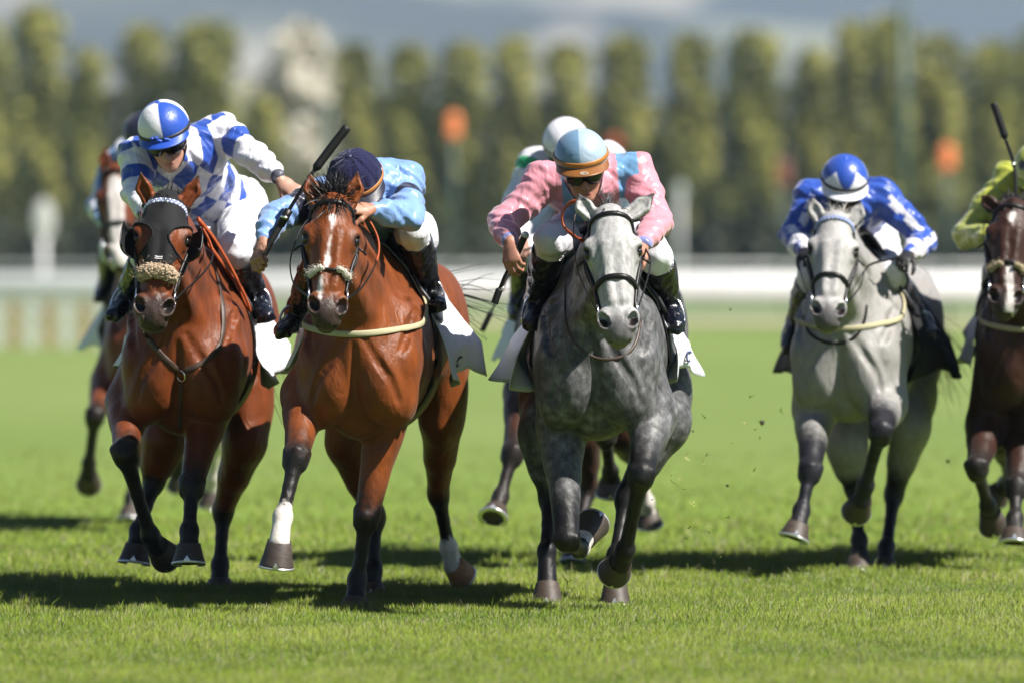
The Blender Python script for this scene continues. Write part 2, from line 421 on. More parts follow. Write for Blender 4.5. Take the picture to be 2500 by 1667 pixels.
sheet('dirt_track', -7, 200, 158, 186, .004, ground_mat('dirt', [(.25, .21, .14), (.32, .26, .18)], (.3, .1, 1)))
sheet('track_verge', -300, 300, 186, 300, .004, ground_mat('verge', [(.10, .16, .06), (.13, .19, .08)], (.2, .06, 1)))

def make_grass():
    rg = np.random.default_rng(11)
    parts = []
    for ya, yb, dens, hgt, wid in ((-6.9, -2.6, 11000, .024, .0028), (-2.6, 1.2, 10000, .027, .0030), (1.2, 3.5, 4500, .027, .0038), (3.5, 6.0, 1500, .027, .0055), (6.0, 10.0, 420, .026, .0075), (10.0, 16.0, 110, .024, .011), (16.0, 26.0, 30, .022, .015)):
        xm = (yb + 30) * 1250 / FPX + 1.3; n = int(dens * (yb - ya) * 2 * xm)
        parts.append(np.stack([rg.uniform(-xm, xm, n), rg.uniform(ya, yb, n), np.full(n, hgt), np.full(n, wid)], 1))
    B = np.concatenate(parts); n = len(B); P = np.stack([B[:, 0], B[:, 1], np.zeros(n)], 1)
    n1 = vnoise(P * .55, 51); n2 = vnoise(P * 1.9, 52); n3 = vnoise(P * 6.0, 53)
    hg = B[:, 2] * (1 + .20 * n1 + .28 * n2 + .25 * n3) * rg.uniform(.55, 1.45, n)
    tall = rg.random(n) < .012; hg[tall] *= 1.9
    hg = np.maximum(hg, .012)
    az = rg.uniform(0, 2 * np.pi, n); lean = rg.uniform(.05, .75, n) ** 1.0
    dx = np.cos(az) * lean + .15 * n2; dy = np.sin(az) * lean
    wz = rg.uniform(0, 2 * np.pi, n); wx, wy = np.cos(wz), np.sin(wz) * .6
    w = B[:, 3] * rg.uniform(.6, 1.3, n) / 2
    V = np.zeros((n, 5, 3), np.float32)
    mid = np.stack([P[:, 0] + dx * hg * .35, P[:, 1] + dy * hg * .35, hg * .6], 1); tip = np.stack([P[:, 0] + dx * hg, P[:, 1] + dy * hg, hg], 1)
    sx = np.stack([wx * w, wy * w, np.zeros(n)], 1)
    V[:, 0] = P - sx; V[:, 1] = P + sx; V[:, 2] = mid - sx * .8; V[:, 3] = mid + sx * .8; V[:, 4] = tip; V[:, :2, 2] -= .006
    k = np.arange(n)[:, None] * 5; T = np.concatenate([k + np.array([[0, 1, 3]]), k + np.array([[0, 3, 2]]), k + np.array([[2, 3, 4]])], 0)
    c0, c1, c2 = A(.112, .185, .013), A(.240, .310, .034), A(.40, .37, .17)
    t = np.clip(.5 + .35 * n1 + .25 * n2 + .22 * rg.normal(size=n), 0, 1)[:, None]; col = c0 * (1 - t) + c1 * t
    dry = ((rg.random(n) < .06 + .10 * np.clip(n2, 0, 1) + .25 * np.clip(n1 * n3 * 2 - .35, 0, 1)))[:, None]; col = np.where(dry, c2 * rg.uniform(.6, 1.1, (n, 1)), col)
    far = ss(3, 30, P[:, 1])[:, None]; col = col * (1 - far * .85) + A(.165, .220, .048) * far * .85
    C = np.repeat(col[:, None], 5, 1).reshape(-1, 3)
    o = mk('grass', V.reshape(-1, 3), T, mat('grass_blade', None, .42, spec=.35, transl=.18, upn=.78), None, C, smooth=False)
    tag(o, 'short mown green turf covering the course', 'grass', kind='stuff')
make_grass()

def make_hills():
    xs = np.linspace(-1100, 1100, 121); ys = np.linspace(700, 8000, 110); X, Y = np.meshgrid(xs, ys)
    P = np.stack([X, Y, 0 * X], -1).reshape(-1, 3)
    Z = 470 * ss(700, 7800, P[:, 1]) + 22 * vnoise(P * .0010, 61) * ss(900, 2500, P[:, 1]) + 7 * vnoise(P * .004, 62) * ss(900, 2500, P[:, 1]) - .5
    P[:, 2] = Z; n, m = X.shape
    k = (np.arange(n - 1)[:, None] * m + np.arange(m - 1)[None]).ravel(); Qd = np.stack([k, k + 1, k + m + 1, k + m], 1)
    a = vnoise(P * A(.0050, .0012, 0), 63); b = vnoise(P * A(.011, .004, 0), 64)
    t = ss(-.15, .25, a)[:, None]; col = A(.045, .055, .060) * (1 - t) + A(.13, .14, .11) * t  # woodland tone made blue grey: haze put into the land colour
    t = (ss(.35, .55, b) * .7)[:, None]; col = col * (1 - t) + A(.26, .24, .20) * t
    tag(mk('hills', P, Qd, mat('hill_land', None, .95, spec=.1), None, col), None, None, kind='structure')
make_hills()

# ------------------------------------------------------------------ trees beyond the course
def leaf_crown(rg, n, shape, leaf, c_lo, c_hi):
    """n leaf-clump faces spread through a crown; shape(t) gives the half-width at height fraction t"""
    t = rg.random(n) ** .92; a = rg.uniform(0, 2 * np.pi, n); rr = np.sqrt(rg.random(n)) ** .8
    base = np.array([shape(x) for x in t])
    lump = 1 + .16 * np.sin(a * 3 + t * 17 + rg.random() * 6) + .10 * np.sin(a * 5 - t * 31)
    rad = base * rr * lump
    return t, np.stack([np.cos(a) * rad, np.sin(a) * rad], 1), rr
def tree_mesh(seed, H, halfw, shape, n, leaf, c_lo, c_hi, z0):
    rg = np.random.default_rng(seed); t, xy, rr = leaf_crown(rg, n, shape, leaf, c_lo, c_hi)
    z = z0 + (H - z0) * t; c = np.stack([xy[:, 0] * halfw, xy[:, 1] * halfw, z], 1)
    u = rg.normal(size=(n, 3)); u /= np.linalg.norm(u, axis=1)[:, None]; v = np.cross(u, rg.normal(size=(n, 3))); v /= np.linalg.norm(v, axis=1)[:, None]
    s = leaf * rg.uniform(.5, 1.3, n)[:, None]
    V = np.stack([c - u * s - v * s * .6, c + u * s - v * s * .6, c + u * s * .7 + v * s, c - u * s * .7 + v * s], 1).reshape(-1, 3)
    Qd = np.arange(4 * n).reshape(n, 4)
    tt = np.clip(.5 + .4 * np.sin(c[:, 0] * 2.1 + c[:, 2] * .9 + seed) + .25 * rg.normal(size=n), 0, 1)[:, None]
    col = np.repeat(A(*c_lo) * (1 - tt) + A(*c_hi) * tt, 4, 0)
    return V, Qd, col
M_LEAF = mat('leaf_mass', None, .6, spec=.25, transl=.30)
M_BARK = mat('bark', (.10, .075, .055), .9, bump=(12, .6, .03))
def make_tree(name, seed, x, y, H, halfw, kind, label, group, n=1500):
    shapes = {'column2': lambda t: (min(1, t * 5 + .5)) * (1 - ss(.92, 1.03, t) * .6) * (1 + .07 * math.sin(t * 9)), 'pointed': lambda t: (min(1, t * 6 + .4)) * (1 - ss(.82, 1.03, t) * .72), 'column': lambda t: (min(1, t * 8 + .5)) * (1 - ss(.93, 1.02, t) * .55), 'round': lambda t: math.sqrt(max(.02, 1 - (2 * t - 1) ** 2)) , 'cone': lambda t: (1 - t) ** .75 * .95 + .05}
    cols = {'poplar': ((.105, .120, .036), (.42, .40, .115)), 'dark': ((.024, .031, .020), (.066, .076, .040)), 'olive': ((.040, .055, .018), (.145, .155, .045)), 'pale': ((.52, .50, .42), (.85, .80, .68)), 'conifer': ((.012, .040, .025), (.03, .085, .050))}
    sh, cn = kind; r = root(name, (x, y, 0), label, 'tree', group); r.rotation_euler[2] = 0
    V, Qd, col = tree_mesh(seed, H, halfw, shapes[sh], n, max(.16, halfw * .15), *cols[cn], z0=H * (.10 if sh != 'round' else .18))
    mk('crown', V + A(x, y, 0), Qd, M_LEAF, r, col, smooth=False)
    mb = MB(); mb.tube([A(x, y, -.1), A(x + .05, y, H * .4), A(x, y, H * .85)], [H * .016 + .05, H * .011 + .03, .03], 8)
    rg = np.random.default_rng(seed + 900)
    for i in range(7):
        b = H * (.2 + .08 * i); a = rg.uniform(0, 6.28); mb.tube([A(x, y, b), A(x + math.cos(a) * halfw * .6, y + math.sin(a) * halfw * .6, b + H * .10)], [.05, .015], 5)
    mb.build('trunk', M_BARK, r)
    return r
def at(px, top, D): return (px - 1250) * D / FPX, D - 30.0, CAMZ + (HOR - top) * D / FPX
places = ['at the far left of the row', 'second from the left', 'third from the left', 'fourth from the left', 'fifth from the left', 'sixth from the left', 'seventh from the left', 'eighth from the left', 'ninth from the left', 'tenth from the left', 'tenth from the right', 'ninth from the right', 'eighth from the right', 'seventh from the right', 'sixth from the right', 'fifth from the right', 'fourth from the right', 'third from the right', 'second from the right', 'at the far right of the row']
pop = [(-35, 60, 60), (92, 15, 62), (215, 120, 40), (352, 62, 58), (505, 55, 72), (640, 240, 45), (868, 108, 52), (1000, 112, 55), (1128, 104, 55), (1255, 92, 52), (1385, 108, 55), (1530, 88, 60), (1688, 84, 58), (1840, 78, 62), (1985, 120, 48), (2080, 52, 46), (2170, 40, 58), (2290, 88, 62), (2425, 104, 58), (2540, 70, 60)]
for i, (px, top, hw) in enumerate(pop):
    x, y, H = at(px, top, 350 + 6 * math.sin(i * 2.3)); hw_ = hw * 1.02 * 350 / FPX
    make_tree('poplar_tree', 100 + i, x, y, H, hw_, (('column', 'column2')[(i * 7) % 5 % 2], 'poplar'), 'yellow green columnar tree in the tree row, ' + places[i], 'columnar trees in a row beyond the course', 2200)
dk = [(-10, 210, 80), (160, 190, 80), (270, 230, 75), (430, 180, 75), (590, 300, 85), (700, 330, 80), (810, 300, 70), (935, 230, 70), (1065, 250, 70), (1190, 250, 70), (1320, 240, 70), (1455, 230, 75), (1610, 260, 75), (1765, 230, 75), (1910, 220, 70), (2030, 200, 65), (2220, 190, 80), (2355, 230, 75), (2480, 220, 75)]
for i, (px, top, hw) in enumerate(dk):
    x, y, H = at(px, top, 372 + 5 * math.sin(i * 1.7)); make_tree('dark_tree', 200 + i, x, y, H, hw * 372 / FPX, ('column', 'dark'), 'dark tree filling a gap behind the row of yellow green trees', 'dark trees behind the columnar row', 1100)
ol = [(60, 400, 70), (230, 470, 60), (450, 420, 70), (610, 450, 60), (760, 420, 60), (900, 400, 70), (1040, 460, 65), (1180, 400, 65), (1620, 330, 80), (1740, 430, 60), (1860, 450, 60), (2000, 410, 65), (2120, 460, 60), (2260, 470, 70), (2400, 440, 65), (1330, 440, 60), (1480, 430, 60)]
for i, (px, top, hw) in enumerate(ol):
    x, y, H = at(px, top, 330 + 5 * math.sin(i * 2.9)); make_tree('olive_shrub', 300 + i, x, y, H, hw * 330 / FPX, ('round', 'olive'), 'mid green bushy shrub standing in front of the columnar trees', 'bushy shrubs before the tree row', 700)
for i in range(17):
    x, y, H = at(-30 + i * 158 + 30 * math.sin(i * 3.1), 535 + 25 * math.sin(i * 1.9), 322); make_tree('shade_dark_shrub', 500 + i, x, y, H, 105 * 322 / FPX, ('round', 'dark'), 'added low shrub, dark to stand for shade at the foot of the tree row', 'added dark shrubs standing for shade along the foot of the trees', 420)  # extra shrubs coloured dark to give the shade below the trees
for i, (px, top, hw) in enumerate([(735, 60, 105), (650, 190, 70), (820, 130, 45)]):
    x, y, H = at(px, top, 366); make_tree('pale_tree', 400 + i, x, y, H, hw * 366 / FPX, ('round' if i == 0 else 'column', 'pale'), ['tall pale silvery tree rising behind the whip', 'lower pale tree at the left side of the tall silvery tree', 'narrow pale tree at the right side of the tall silvery tree'][i], 'pale trees', 1300)
x, y, H = at(268, 100, 420)

# ------------------------------------------------------------------ rails, fence, markers
M_WHITE = mat('white_plastic', (.82, .82, .82), .45, transl=.35, bump=(3, .1, .02), var=(2, .06))
def make_rail(D, z0, z1, label, step, thick=.40, x0=-60, x1=60):
    r = root('running_rail', (0, D - 30, 0), label, 'rail'); y = D - 30
    mb = MB(); mb.tube([A(x0, y, (z0 + z1) / 2), A(x1, y, (z0 + z1) / 2)], (z1 - z0) / 2, 14, flat=([A(0, 1, 0)] * 2, thick / (z1 - z0))); mb.build('rail_bar', M_WHITE, r)
    for i in range(int((x1 - x0) / step)):
        mb = MB(); xx = x0 + step * (i + .5); mb.tube(curve([A(xx, y + .35, -.05), A(xx, y + .3, z0 * .7), A(xx, y + .02, z0 + .05)], 8), .035, 8); mb.build('post', M_WHITE, r)
make_rail(192, .62, 1.38, 'wide white running rail crossing behind the horses', 6.0, x0=-30, x1=30)
make_rail(300, 1.65, 1.80, 'thin far white rail in front of the dark trees', 8.0, x0=-32, x1=32)
M_PICK = mat('picket_paint', None, .6, var=(4, .1))
fr = root('picket_fence', (-12, 100, 0), 'low pale picket fence on the left beside the rail', 'fence'); mb = MB()
for i in range(26):
    xx = -16.0 + i * .33; c = [A(.34, .24, .16), A(.46, .46, .43)][i % 2]; mb.box(A(xx, 100 + .0 * i, .44), (.20, .03, .9), None, c)
mb.build('slats', M_PICK, fr, smooth=False)
mb = MB(); mb.box(A(-11.9, 100.04, .30), (8.6, .04, .07), None, A(.7, .66, .6)); mb.box(A(-11.9, 100.04, .70), (8.6, .04, .07), None, A(.7, .66, .6)); mb.build('crossbars', M_PICK, fr, smooth=False)
M_POST = mat('green_post_paint', (.028, .060, .042), .5, var=(3, .1))
def make_marker(px, py, D, colr, label, two=True, post_top=None):
    x, y, z = at(px, py, D); r = root('course_marker', (x, y, 0), label, 'marker', 'orange markers on green posts'); hb = .22 * D / 200
    mb = MB(); mb.tube([A(x, y, -.05), A(x, y, z + hb)], .07, 10); mb.build('post', M_POST, r)
    mm = mat('marker_orange_%d' % int(colr[0] * 1000), colr, .5)
    for k in ((-1, 1) if two else (0,)):
        mb = MB(); zc = z + k * hb * .75
        ringp = lambda rr, yy: [A(x + rr * math.cos(a), y + yy, zc + rr * math.sin(a)) for a in np.linspace(0, 2 * math.pi, 25)[:-1]]
        mb.grid(np.array([ringp(.01, -.12), ringp(hb * .8, -.12), ringp(hb, -.10), ringp(hb, -.06), ringp(.01, -.06)]), closed=True); mb.build('disc', mm, r)
make_marker(1107, 308, 200, (.85, .24, .08), 'bright orange double marker on a green post between the navy and white helmets')
make_marker(2312, 385, 205, (.85, .24, .07), 'bright orange double marker on a green post beside the raised whip at the right')
make_marker(1500, 350, 230, (.40, .09, .03), 'orange marker coloured dull for shade, half hidden behind the pink jockey', False)  # duller orange: shade of a marker facing away, put into its colour
make_marker(1912, 425, 250, (.20, .055, .035), 'orange double marker darkened to red brown for shade above the grey horse at the right')  # marker orange with its shade painted in as red brown
def make_mast(px, D, top, label, rad):
    x, y, H = at(px, top, D); r = root('lamp_mast', (x, y, 0), label, 'mast', 'green masts beyond the rail')
    mb = MB(); mb.tube([A(x, y, -.1), A(x, y, H)], [rad * 1.2, rad * .8], 12); mb.build('pole', M_POST, r)
    mb = MB(); mb.tube([A(x, y, -.1), A(x, y, .4)], rad * 1.9, 12); mb.build('base', M_POST, r)
make_mast(2205, 230, -60, 'tall dark green mast rising above the trees at the right', .17)
make_mast(800, 240, 250, 'green mast standing behind the raised whip', .16)
def make_board(px, py, D, w, h_, label, c):
    x, y, z = at(px, py, D); r = root('sign_board', (x, y, 0), label, 'sign', 'pale round topped boards')
    mb = MB(); mb.grid(dome(A(x, y, z), A(1, 0, 0), A(0, 1, 0), A(0, 0, 1), (w / 2, .06, h_ / 2), 179, 24, 16), closed=True); mb.build('board', mat('board_paint_%d' % px, c, .5), r)
    mb = MB(); mb.tube([A(x, y + .02, -.05), A(x, y + .02, z - h_ * .4)], .10, 8); mb.build('post', M_WHITE, r)
# ------------------------------------------------------------------ horses
def strands(mb, roots, dirs, length, width, droop, seg=4, jit=0.3, rng=RNG, c=(0.006, 0.005, 0.005)):
    for p, d in zip(roots, dirs):
        d = nrm(d + rng.normal(size=3) * jit); l = length * (0.6 + 0.6 * rng.random()); wv = nrm(np.cross(d, rng.normal(size=3)))
        pts = []; q = np.array(p, float); dd = d.copy()
        for i in range(seg + 1):
            pts.append(q.copy()); q = q + dd * l / seg; dd = nrm(dd + A(*droop) / seg + rng.normal(size=3) * 0.08)
        V = []; F = []
        for i, q in enumerate(pts):
            w = width * (1 - 0.75 * i / seg) / 2
            V += [q - wv * w, q + wv * w]
            if i: F.append([2 * i - 2, 2 * i - 1, 2 * i + 1, 2 * i])
        k = 0.7 + 0.7 * rng.random()
        mb.add(V, F, np.asarray(c) * k)

def make_hoof(h, C, B, toe, fetl, colr, shoe=True):
    """hoof of horn from coronet centre C to sole centre B, toe pointing along toe"""
    d = nrm(B - C); L = np.linalg.norm(B - C); f = perp(toe, d); s = np.cross(d, f)
    mb = MB(); G = []; cols = []
    for t, rx, rf, rb, sh in ((-0.12, .046, .046, .046, .0), (0.0, .0500, .051, .049, .0), (0.5, .061, .061, .053, .008), (0.9, .0705, .070, .057, .015), (1.0, .0720, .072, .057, .016)):
        ring = []
        for j in range(28):
            a = 2 * math.pi * j / 28; cx, cf = math.sin(a), math.cos(a)
            ring.append(C + d * (L * t - (0.012 * (1 - cf) if 0 <= t < 0.2 else 0)) + s * cx * rx + f * (sh + cf * (rf if cf > 0 else rb)))
        G.append(ring)
        k = 1.0 if t > 0.1 else 1.25
        cols += [np.asarray(colr) * k] * 28
    # concave sole
    for sc, dp in ((0.80, 0.0), (0.70, -0.012), (0.3, -0.018), (0.02, -0.018)):
        cen = B + f * 0.012; G.append([cen + (p - cen) * sc + d * dp for p in G[4]]); cols += [A(.03, .025, .02)] * 28
    mb.grid(np.array(G), closed=True)
    hf = mk('hoof', np.concatenate(mb.v), mb.f, M_HOOF, h, np.array(cols))
    if shoe:
        ms = MB(); n = 26; cen = B + f * 0.012; sec = []
        for i in range(n):
            a = R_(-142 + 284 * i / (n - 1)); cx, cf = math.sin(a), math.cos(a)
            o = s * cx * .0735 + f * (0.004 + cf * (.073 if cf > 0 else .059)); inn = o * 0.72
            sec.append([cen + o - d * .001, cen + o + d * .009, cen + inn + d * .009, cen + inn - d * .001])
        ms.grid(np.array(sec), closed=True)
        ms.add(sec[0] + sec[-1], [[0, 1, 2, 3], [7, 6, 5, 4]])
        tip = cen + f * .0785
        ms.add([tip - s * .014, tip + s * .014, tip - d * .024 - f * .006, tip - s * .014 - f * .004 + d * .008, tip + s * .014 - f * .004 + d * .008], [[0, 1, 2], [0, 3, 4, 1]])
        ms.build('horseshoe', M_SHOE, hf)
    return hf

def make_horse(S):
    y0 = S['y0']; up = S.get('up', 0.0); vx = S.get('vox', 0.011)
    o3 = W(S['cx'], 900, y0); hp = W(S['hx'], 900, y0 + 1.7)
    psi = math.atan2(hp[0] - o3[0], 1.7); cs, sn = math.cos(psi), math.sin(psi); cx = o3[0]
    def L(u, v, w): return A(cx + u * cs + v * sn, y0 + v * cs - u * sn, w + up)
    def Q(p): return W(p[0], p[1], y0 + p[2])
    UX = A(cs, -sn, 0); VX = A(sn, cs, 0); ZX = A(0, 0, 1)
    g = L(0, 0.9, 0); h = root('horse', (g[0], g[1], 0), S['label'], 'horse', 'horses racing in the field')
    P0, M0 = Q(S['poll']), Q(S['lip'])
    k = np.linalg.norm(M0 - P0) / 0.60; HA = nrm(M0 - P0)
    e0, e1 = S['eyes']; hv = S['poll'][2]
    sv = W(e1[0], e1[1], y0 + hv) - W(e0[0], e0[1], y0 + hv) + A(0, S.get('turn', 0.0), 0)
    HS = perp(sv, HA); HN = np.cross(HA, HS); HX = [HS, HN, HA]
    ws = S.get('hw', 1.07)
    def H(s, n, a): return P0 + HS * s * k * ws + HN * n * k + HA * a * k
    legs = {n: [Q(p) for p in S['legs'][n][:5]] for n in S['legs']}
    allp = np.array([p for l in legs.values() for p in l] + [L(-.45, 0, .7), L(.45, 2.15, 1.65), L(-.45, 2.1, 1.0), L(.45, 0, 1), M0, P0] + [Q(t) for t in S['ears']])
    fd = Field(allp.min(0) - 0.16, allp.max(0) + 0.16, vx)
    ax3 = [UX, VX, ZX]
    rw = S.get('rw', 1.0); hw = S.get('haunch', 1.0)
    # ---- trunk
    fd.ell(L(0, .74, 1.07), (.280 * rw, .62, .34), ax3, .0)
    fd.ell(L(0, .74, 1.22), (.205 * rw, .60, .27), ax3, .08)
    fd.ell(L(0, .24, 1.05), (.215, .27, .31), ax3, .08)
    fd.ell(L(0, 1.25, 1.17), (.27 * rw, .5, .31), ax3, .08)
    fd.ell(L(0, .62, 1.40), (.070, .36, .13), ax3, .10)
    fd.ell(L(0, 1.66, 1.23), (.25, .38, .27), ax3, .08)
    for q in (-1, 1):
        fd.ell(L(q * .14 * hw, 1.62, 1.25), (.15, .31, .215), ax3, .06)
        fd.ell(L(q * .172, .30, 1.09), (.088, .20, .25), ax3, .05)
        fd.tube(L(q * .16, .20, 1.02), L(q * .115, .52, 1.38), (.060, .11), (.035, .09), UX, .05)
        fd.ell(L(q * .190, .50, 1.12), (.075, .19, .20), ax3, .04)
        fd.ell(L(q * .175, .11, 1.04), (.085, .11, .14), ax3, .05)
        fd.ell(L(q * .100, .050, .97), (.100, .105, .17), ax3, .018)
        fd.ell(L(q * .150, .12, .90), (.10, .13, .13), ax3, .04)
        fd.ell(L(q * .17 * hw, 1.93, 1.08), (.11, .16, .27), ax3, .06)
    fd.ell(L(0, .24, .80), (.10, .16, .07), ax3, .06)
    fd.ell(L(0, .12, 1.14), (.15, .16, .17), ax3, .10)
    # ---- neck
    nb = L(0, .42, 1.20); nt = H(0, -.075, .075); nm = nb * .48 + nt * .52 + A(0, .02, .015)
    fd.tube(nb, nm, (.155, .30), (.112, .195), HS, .09); fd.tube(nm, nt, (.118, .195), (.076, .118), HS, .06)
    cr0 = L(0, .52, 1.47); cr1 = H(0, -.10, -.02); crm = cr0 * .5 + cr1 * .5 + A(0, .03, .035)
    fd.chain([cr0, crm, cr1], [(.05, .07), (.042, .06), (.04, .045)], HS, .07)
    for q in (-1, 1):
        fd.chain([L(q * .17, .22, 1.24), nm * .6 + nb * .4 + HS * q * .10, H(q * .055, -.10, .15)], [(.065, .08), (.046, .07), (.028, .045)], HS, .035)
        fd.tube(L(q * .055, .08, 1.20), H(q * .03, -.115, .20), (.048, .05), (.03, .035), HS, .035)
    # ---- head
    fd.ell(H(0, .012, .15), A(.083 * ws, .078, .17) * k, HX, .03)
    fd.ell(H(0, .0, .05), A(.066 * ws, .07, .07) * k, HX, .03)
    fd.tube(H(0, .022, .20), H(0, -.002, .475), (.084 * k * ws, .062 * k), (.060 * k * ws, .050 * k), HS, .03)
    fd.tube(H(0, -.062, .26), H(0, -.045, .51), (.070 * k * ws, .07 * k), (.046 * k * ws, .040 * k), HS, .03)
    for q in (-1, 1):
        fd.ell(H(q * .057, -.085, .205), A(.044 * ws, .10, .135) * k, HX, .025)
        fd.ell(H(q * .080, .020, .195), A(.032 * ws, .040, .060) * k, HX, .022)
        fd.ell(H(q * .088, .036, .178), A(.026 * ws, .020, .030) * k, HX, .014)
        fd.tube(H(q * .078, -.015, .25), H(q * .052, -.012, .40), .014 * k, .009 * k, HS, .022)
        fd.tube(H(q * .030, .072, .20), H(q * .022, .045, .44), .018 * k, .014 * k, HS, .025)
        fd.tube(H(q * .078, .045, .225), H(q * .060, .030, .33), .018 * k, .02 * k, HS, .012, 'sub') if False else None
        fd.ell(H(q * .100, .030, .212), A(.020, .020, .024) * k, HX, .008, 'sub')
    fd.ell(H(0, -.006, .530), A(.063 * ws, .055, .070) * k, HX, .025)
    fd.ell(H(0, -.020, .575), A(.053 * ws, .042, .038) * k, HX, .018)
    fd.ell(H(0, -.066, .560), A(.040 * ws, .032, .042) * k, HX, .010)
    for q in (-1, 1):
        fd.ell(H(q * .050, .020, .515), A(.034, .032, .052) * k, HX, .014)
        na = nrm(HS * q * .75 + HN * .65); nc = nrm(HA - HS * q * .35); nc = nrm(nc - na * (nc @ na)); nb_ = np.cross(na, nc)
        fd.ell(H(q * .060, .040, .528), A(.038, .0215, .036) * k, [na, nb_, nc], .006, 'sub')
        fd.tube(H(q * .03, -.012, .60), H(q * .055, -.045, .535), .005, .004, HS, .006, 'sub')
    for q in (-1, 1):
        fd.chain([H(q * .082, -.045, .25), H(q * .070, .005, .31), H(q * .058, .010, .38), H(q * .052, -.005, .44)], [.007, .0065, .006, .004], HS, .008)
        fd.chain([H(q * .080, -.060, .30), H(q * .070, -.030, .36), H(q * .056, .0, .42)], [.006, .006, .004], HS, .008)
    # ---- ears
    earp = []
    for q, tip in zip((-1, 1), S['ears']):
        T = Q(tip); b = H(q * .056, -.015, .030); m = b * .45 + T * .55 + HS * q * .010
        eu = perp(HS, nrm(T - b)); ev = np.cross(nrm(T - b), eu)
        if ev @ HN < 0: ev = -ev
        es = S.get('ear', 1.0)
        fd.chain([b, m, T], [(.034 * es, .030 * es), (.034 * es, .022 * es), (.006, .006)], eu, .020)
        fd.chain([b * .72 + m * .28 + ev * .026, m + ev * .020, T * .85 + m * .15 + ev * .010], [(.013, .016), (.020 * es, .016), (.004, .006)], eu, .008, 'sub')
        earp.append((b, m, T, ev))
    # ---- legs
    for n, p in legs.items():
        q = -1 if n[1] == 'L' else 1
        if n[0] == 'F':
            E, K, T, C, B = p; ld = nrm(K - E); cd = nrm(T - K); bk = perp(VX, cd)
            fd.tube(L(q * .165, .28, 1.04), E, (.110, .15), (.104, .115), UX, .028)
            m = E * .55 + K * .45
            fd.chain([E, m, K], [(.104, .115), (.072, .082), (.050, .050)], UX, .035)
            fd.ell(E * .86 + K * .14 - UX * q * .045, (.045, .07, .09), [perp(UX, ld), np.cross(ld, perp(UX, ld)), ld], .02)
            fd.tube(E * .7 + K * .3 + UX * q * .035 - VX * .05, K * .9 + E * .1 - VX * .03, .022, .014, UX, .015)
            fd.ell(E * .75 + K * .25 + UX * q * .03, (.055, .075, .12), [perp(UX, ld), np.cross(ld, perp(UX, ld)), ld], .03)
            fd.ell(K, (.056, .052, .066), [perp(UX, cd), np.cross(cd, perp(UX, cd)), cd], .02)
            fd.ell(K + perp(VX, ld) * .04, (.034, .032, .040), None, .018)
            kx = perp(UX, cd)
            for e in (-1, 1): fd.ell(K + kx * e * .040 - cd * .026, (.020, .026, .022), None, .012); fd.ell(K + kx * e * .036 + cd * .036, (.016, .022, .018), None, .012)
            fd.ell(K - perp(VX, cd) * .046 - cd * .012, (.026, .014, .022), None, .012)
        else:
            Sf, K, T, C, B = p; cd = nrm(T - K); gd = nrm(K - Sf); bk = perp(VX, cd)
            hipq = L(q * .155 * hw, 1.62, 1.14)
            fd.tube(hipq, Sf, (.15, .24), (.095, .13), UX, .06)
            fd.tube(L(q * .16 * hw, 1.90, 1.08), Sf * .45 + K * .55, (.10, .14), (.052, .066), UX, .05)
            fd.chain([Sf, Sf * .5 + K * .5, K], [(.092, .12), (.070, .088), (.044, .052)], UX, .045)
            fd.ell(Sf * .68 + K * .32 + UX * q * .028 - VX * .02, (.048, .06, .13), [perp(UX, gd), np.cross(gd, perp(UX, gd)), gd], .025)
            fd.ell(hipq * .35 + Sf * .65 + UX * q * .05, (.075, .11, .15), None, .04)
            fd.ell(K, (.047, .060, .072), [perp(UX, cd), np.cross(cd, perp(UX, cd)), cd], .02)
            fd.tube(K + bk * .02, K + bk * .075 - cd * .05, .032, .024, UX, .02)
            fd.tube(K + bk * .075 - cd * .05, Sf * .4 + K * .6 + bk * .04, .014, .02, UX, .02)
        fd.chain([K, K * .5 + T * .5, T], [(.040, .044), (.0275, .031), (.032, .035)], UX, .02)
        fd.tube(K + bk * .035 + cd * .05, T + bk * .028 - cd * .02, .014, .016, UX, .012)
        fd.ell(T, (.042, .047, .047), [perp(UX, cd), np.cross(cd, perp(UX, cd)), cd], .016)
        fd.tube(T, C, (.036, .038), (.044, .046), UX, .016)
    # ---- creases between the muscle groups
    def groove(rows, r=.011, kk=.03):
        O = np.array([a for a, b in rows]); Dv = np.array([b for a, b in rows]); P_, N_ = fd.hit(O, Dv, .6, .004); P_ = curve(P_, 14)
        rr = r * np.sin(np.linspace(.25, math.pi - .25, len(P_))) ** .7
        for i in range(len(P_) - 1): fd.tube(P_[i], P_[i + 1], float(rr[i]), float(rr[i + 1]), UX, kk, 'sub')
    for q in (-1, 1):
        o = UX * q
        groove([(L(0, .52, 1.36), o - VX * .2), (L(0, .36, 1.30), o - VX * .3), (L(0, .26, 1.20), o - VX * .6), (L(0, .26, 1.10), o - VX * 1.3)])
        groove([(L(0, .66, 1.28), o), (L(0, .63, 1.10), o), (L(0, .55, .95), o)], .012)
        groove([(L(q * .04, .35, 1.16), -VX), (L(q * .10, .35, 1.06), -VX), (L(q * .165, .35, .96), -VX), (L(q * .185, .35, .88), -VX)], .010, .025)
        groove([(L(0, 1.34, 1.24), o), (L(0, 1.38, 1.08), o), (L(0, 1.36, .95), o)], .014, .04)
        groove([(nb * .7 + nm * .3, HS * q - HN * .1), (nm, HS * q + HN * .25), (nt * .6 + nm * .4, HS * q + HN * .35)], .010, .035)
    groove([(L(0, .35, 1.13), -VX), (L(0, .35, 1.03), -VX), (L(0, .35, .90), -VX)], .009, .022)
    body_V, body_Q = fd.mesh()
    V = body_V
    # ---- coat colours (markings of the animal itself)
    n1 = vnoise(V * 6, 3); n2 = vnoise(V * 30, 5)
    base = A(*S['coat']); pts_c = A(*S['points'])
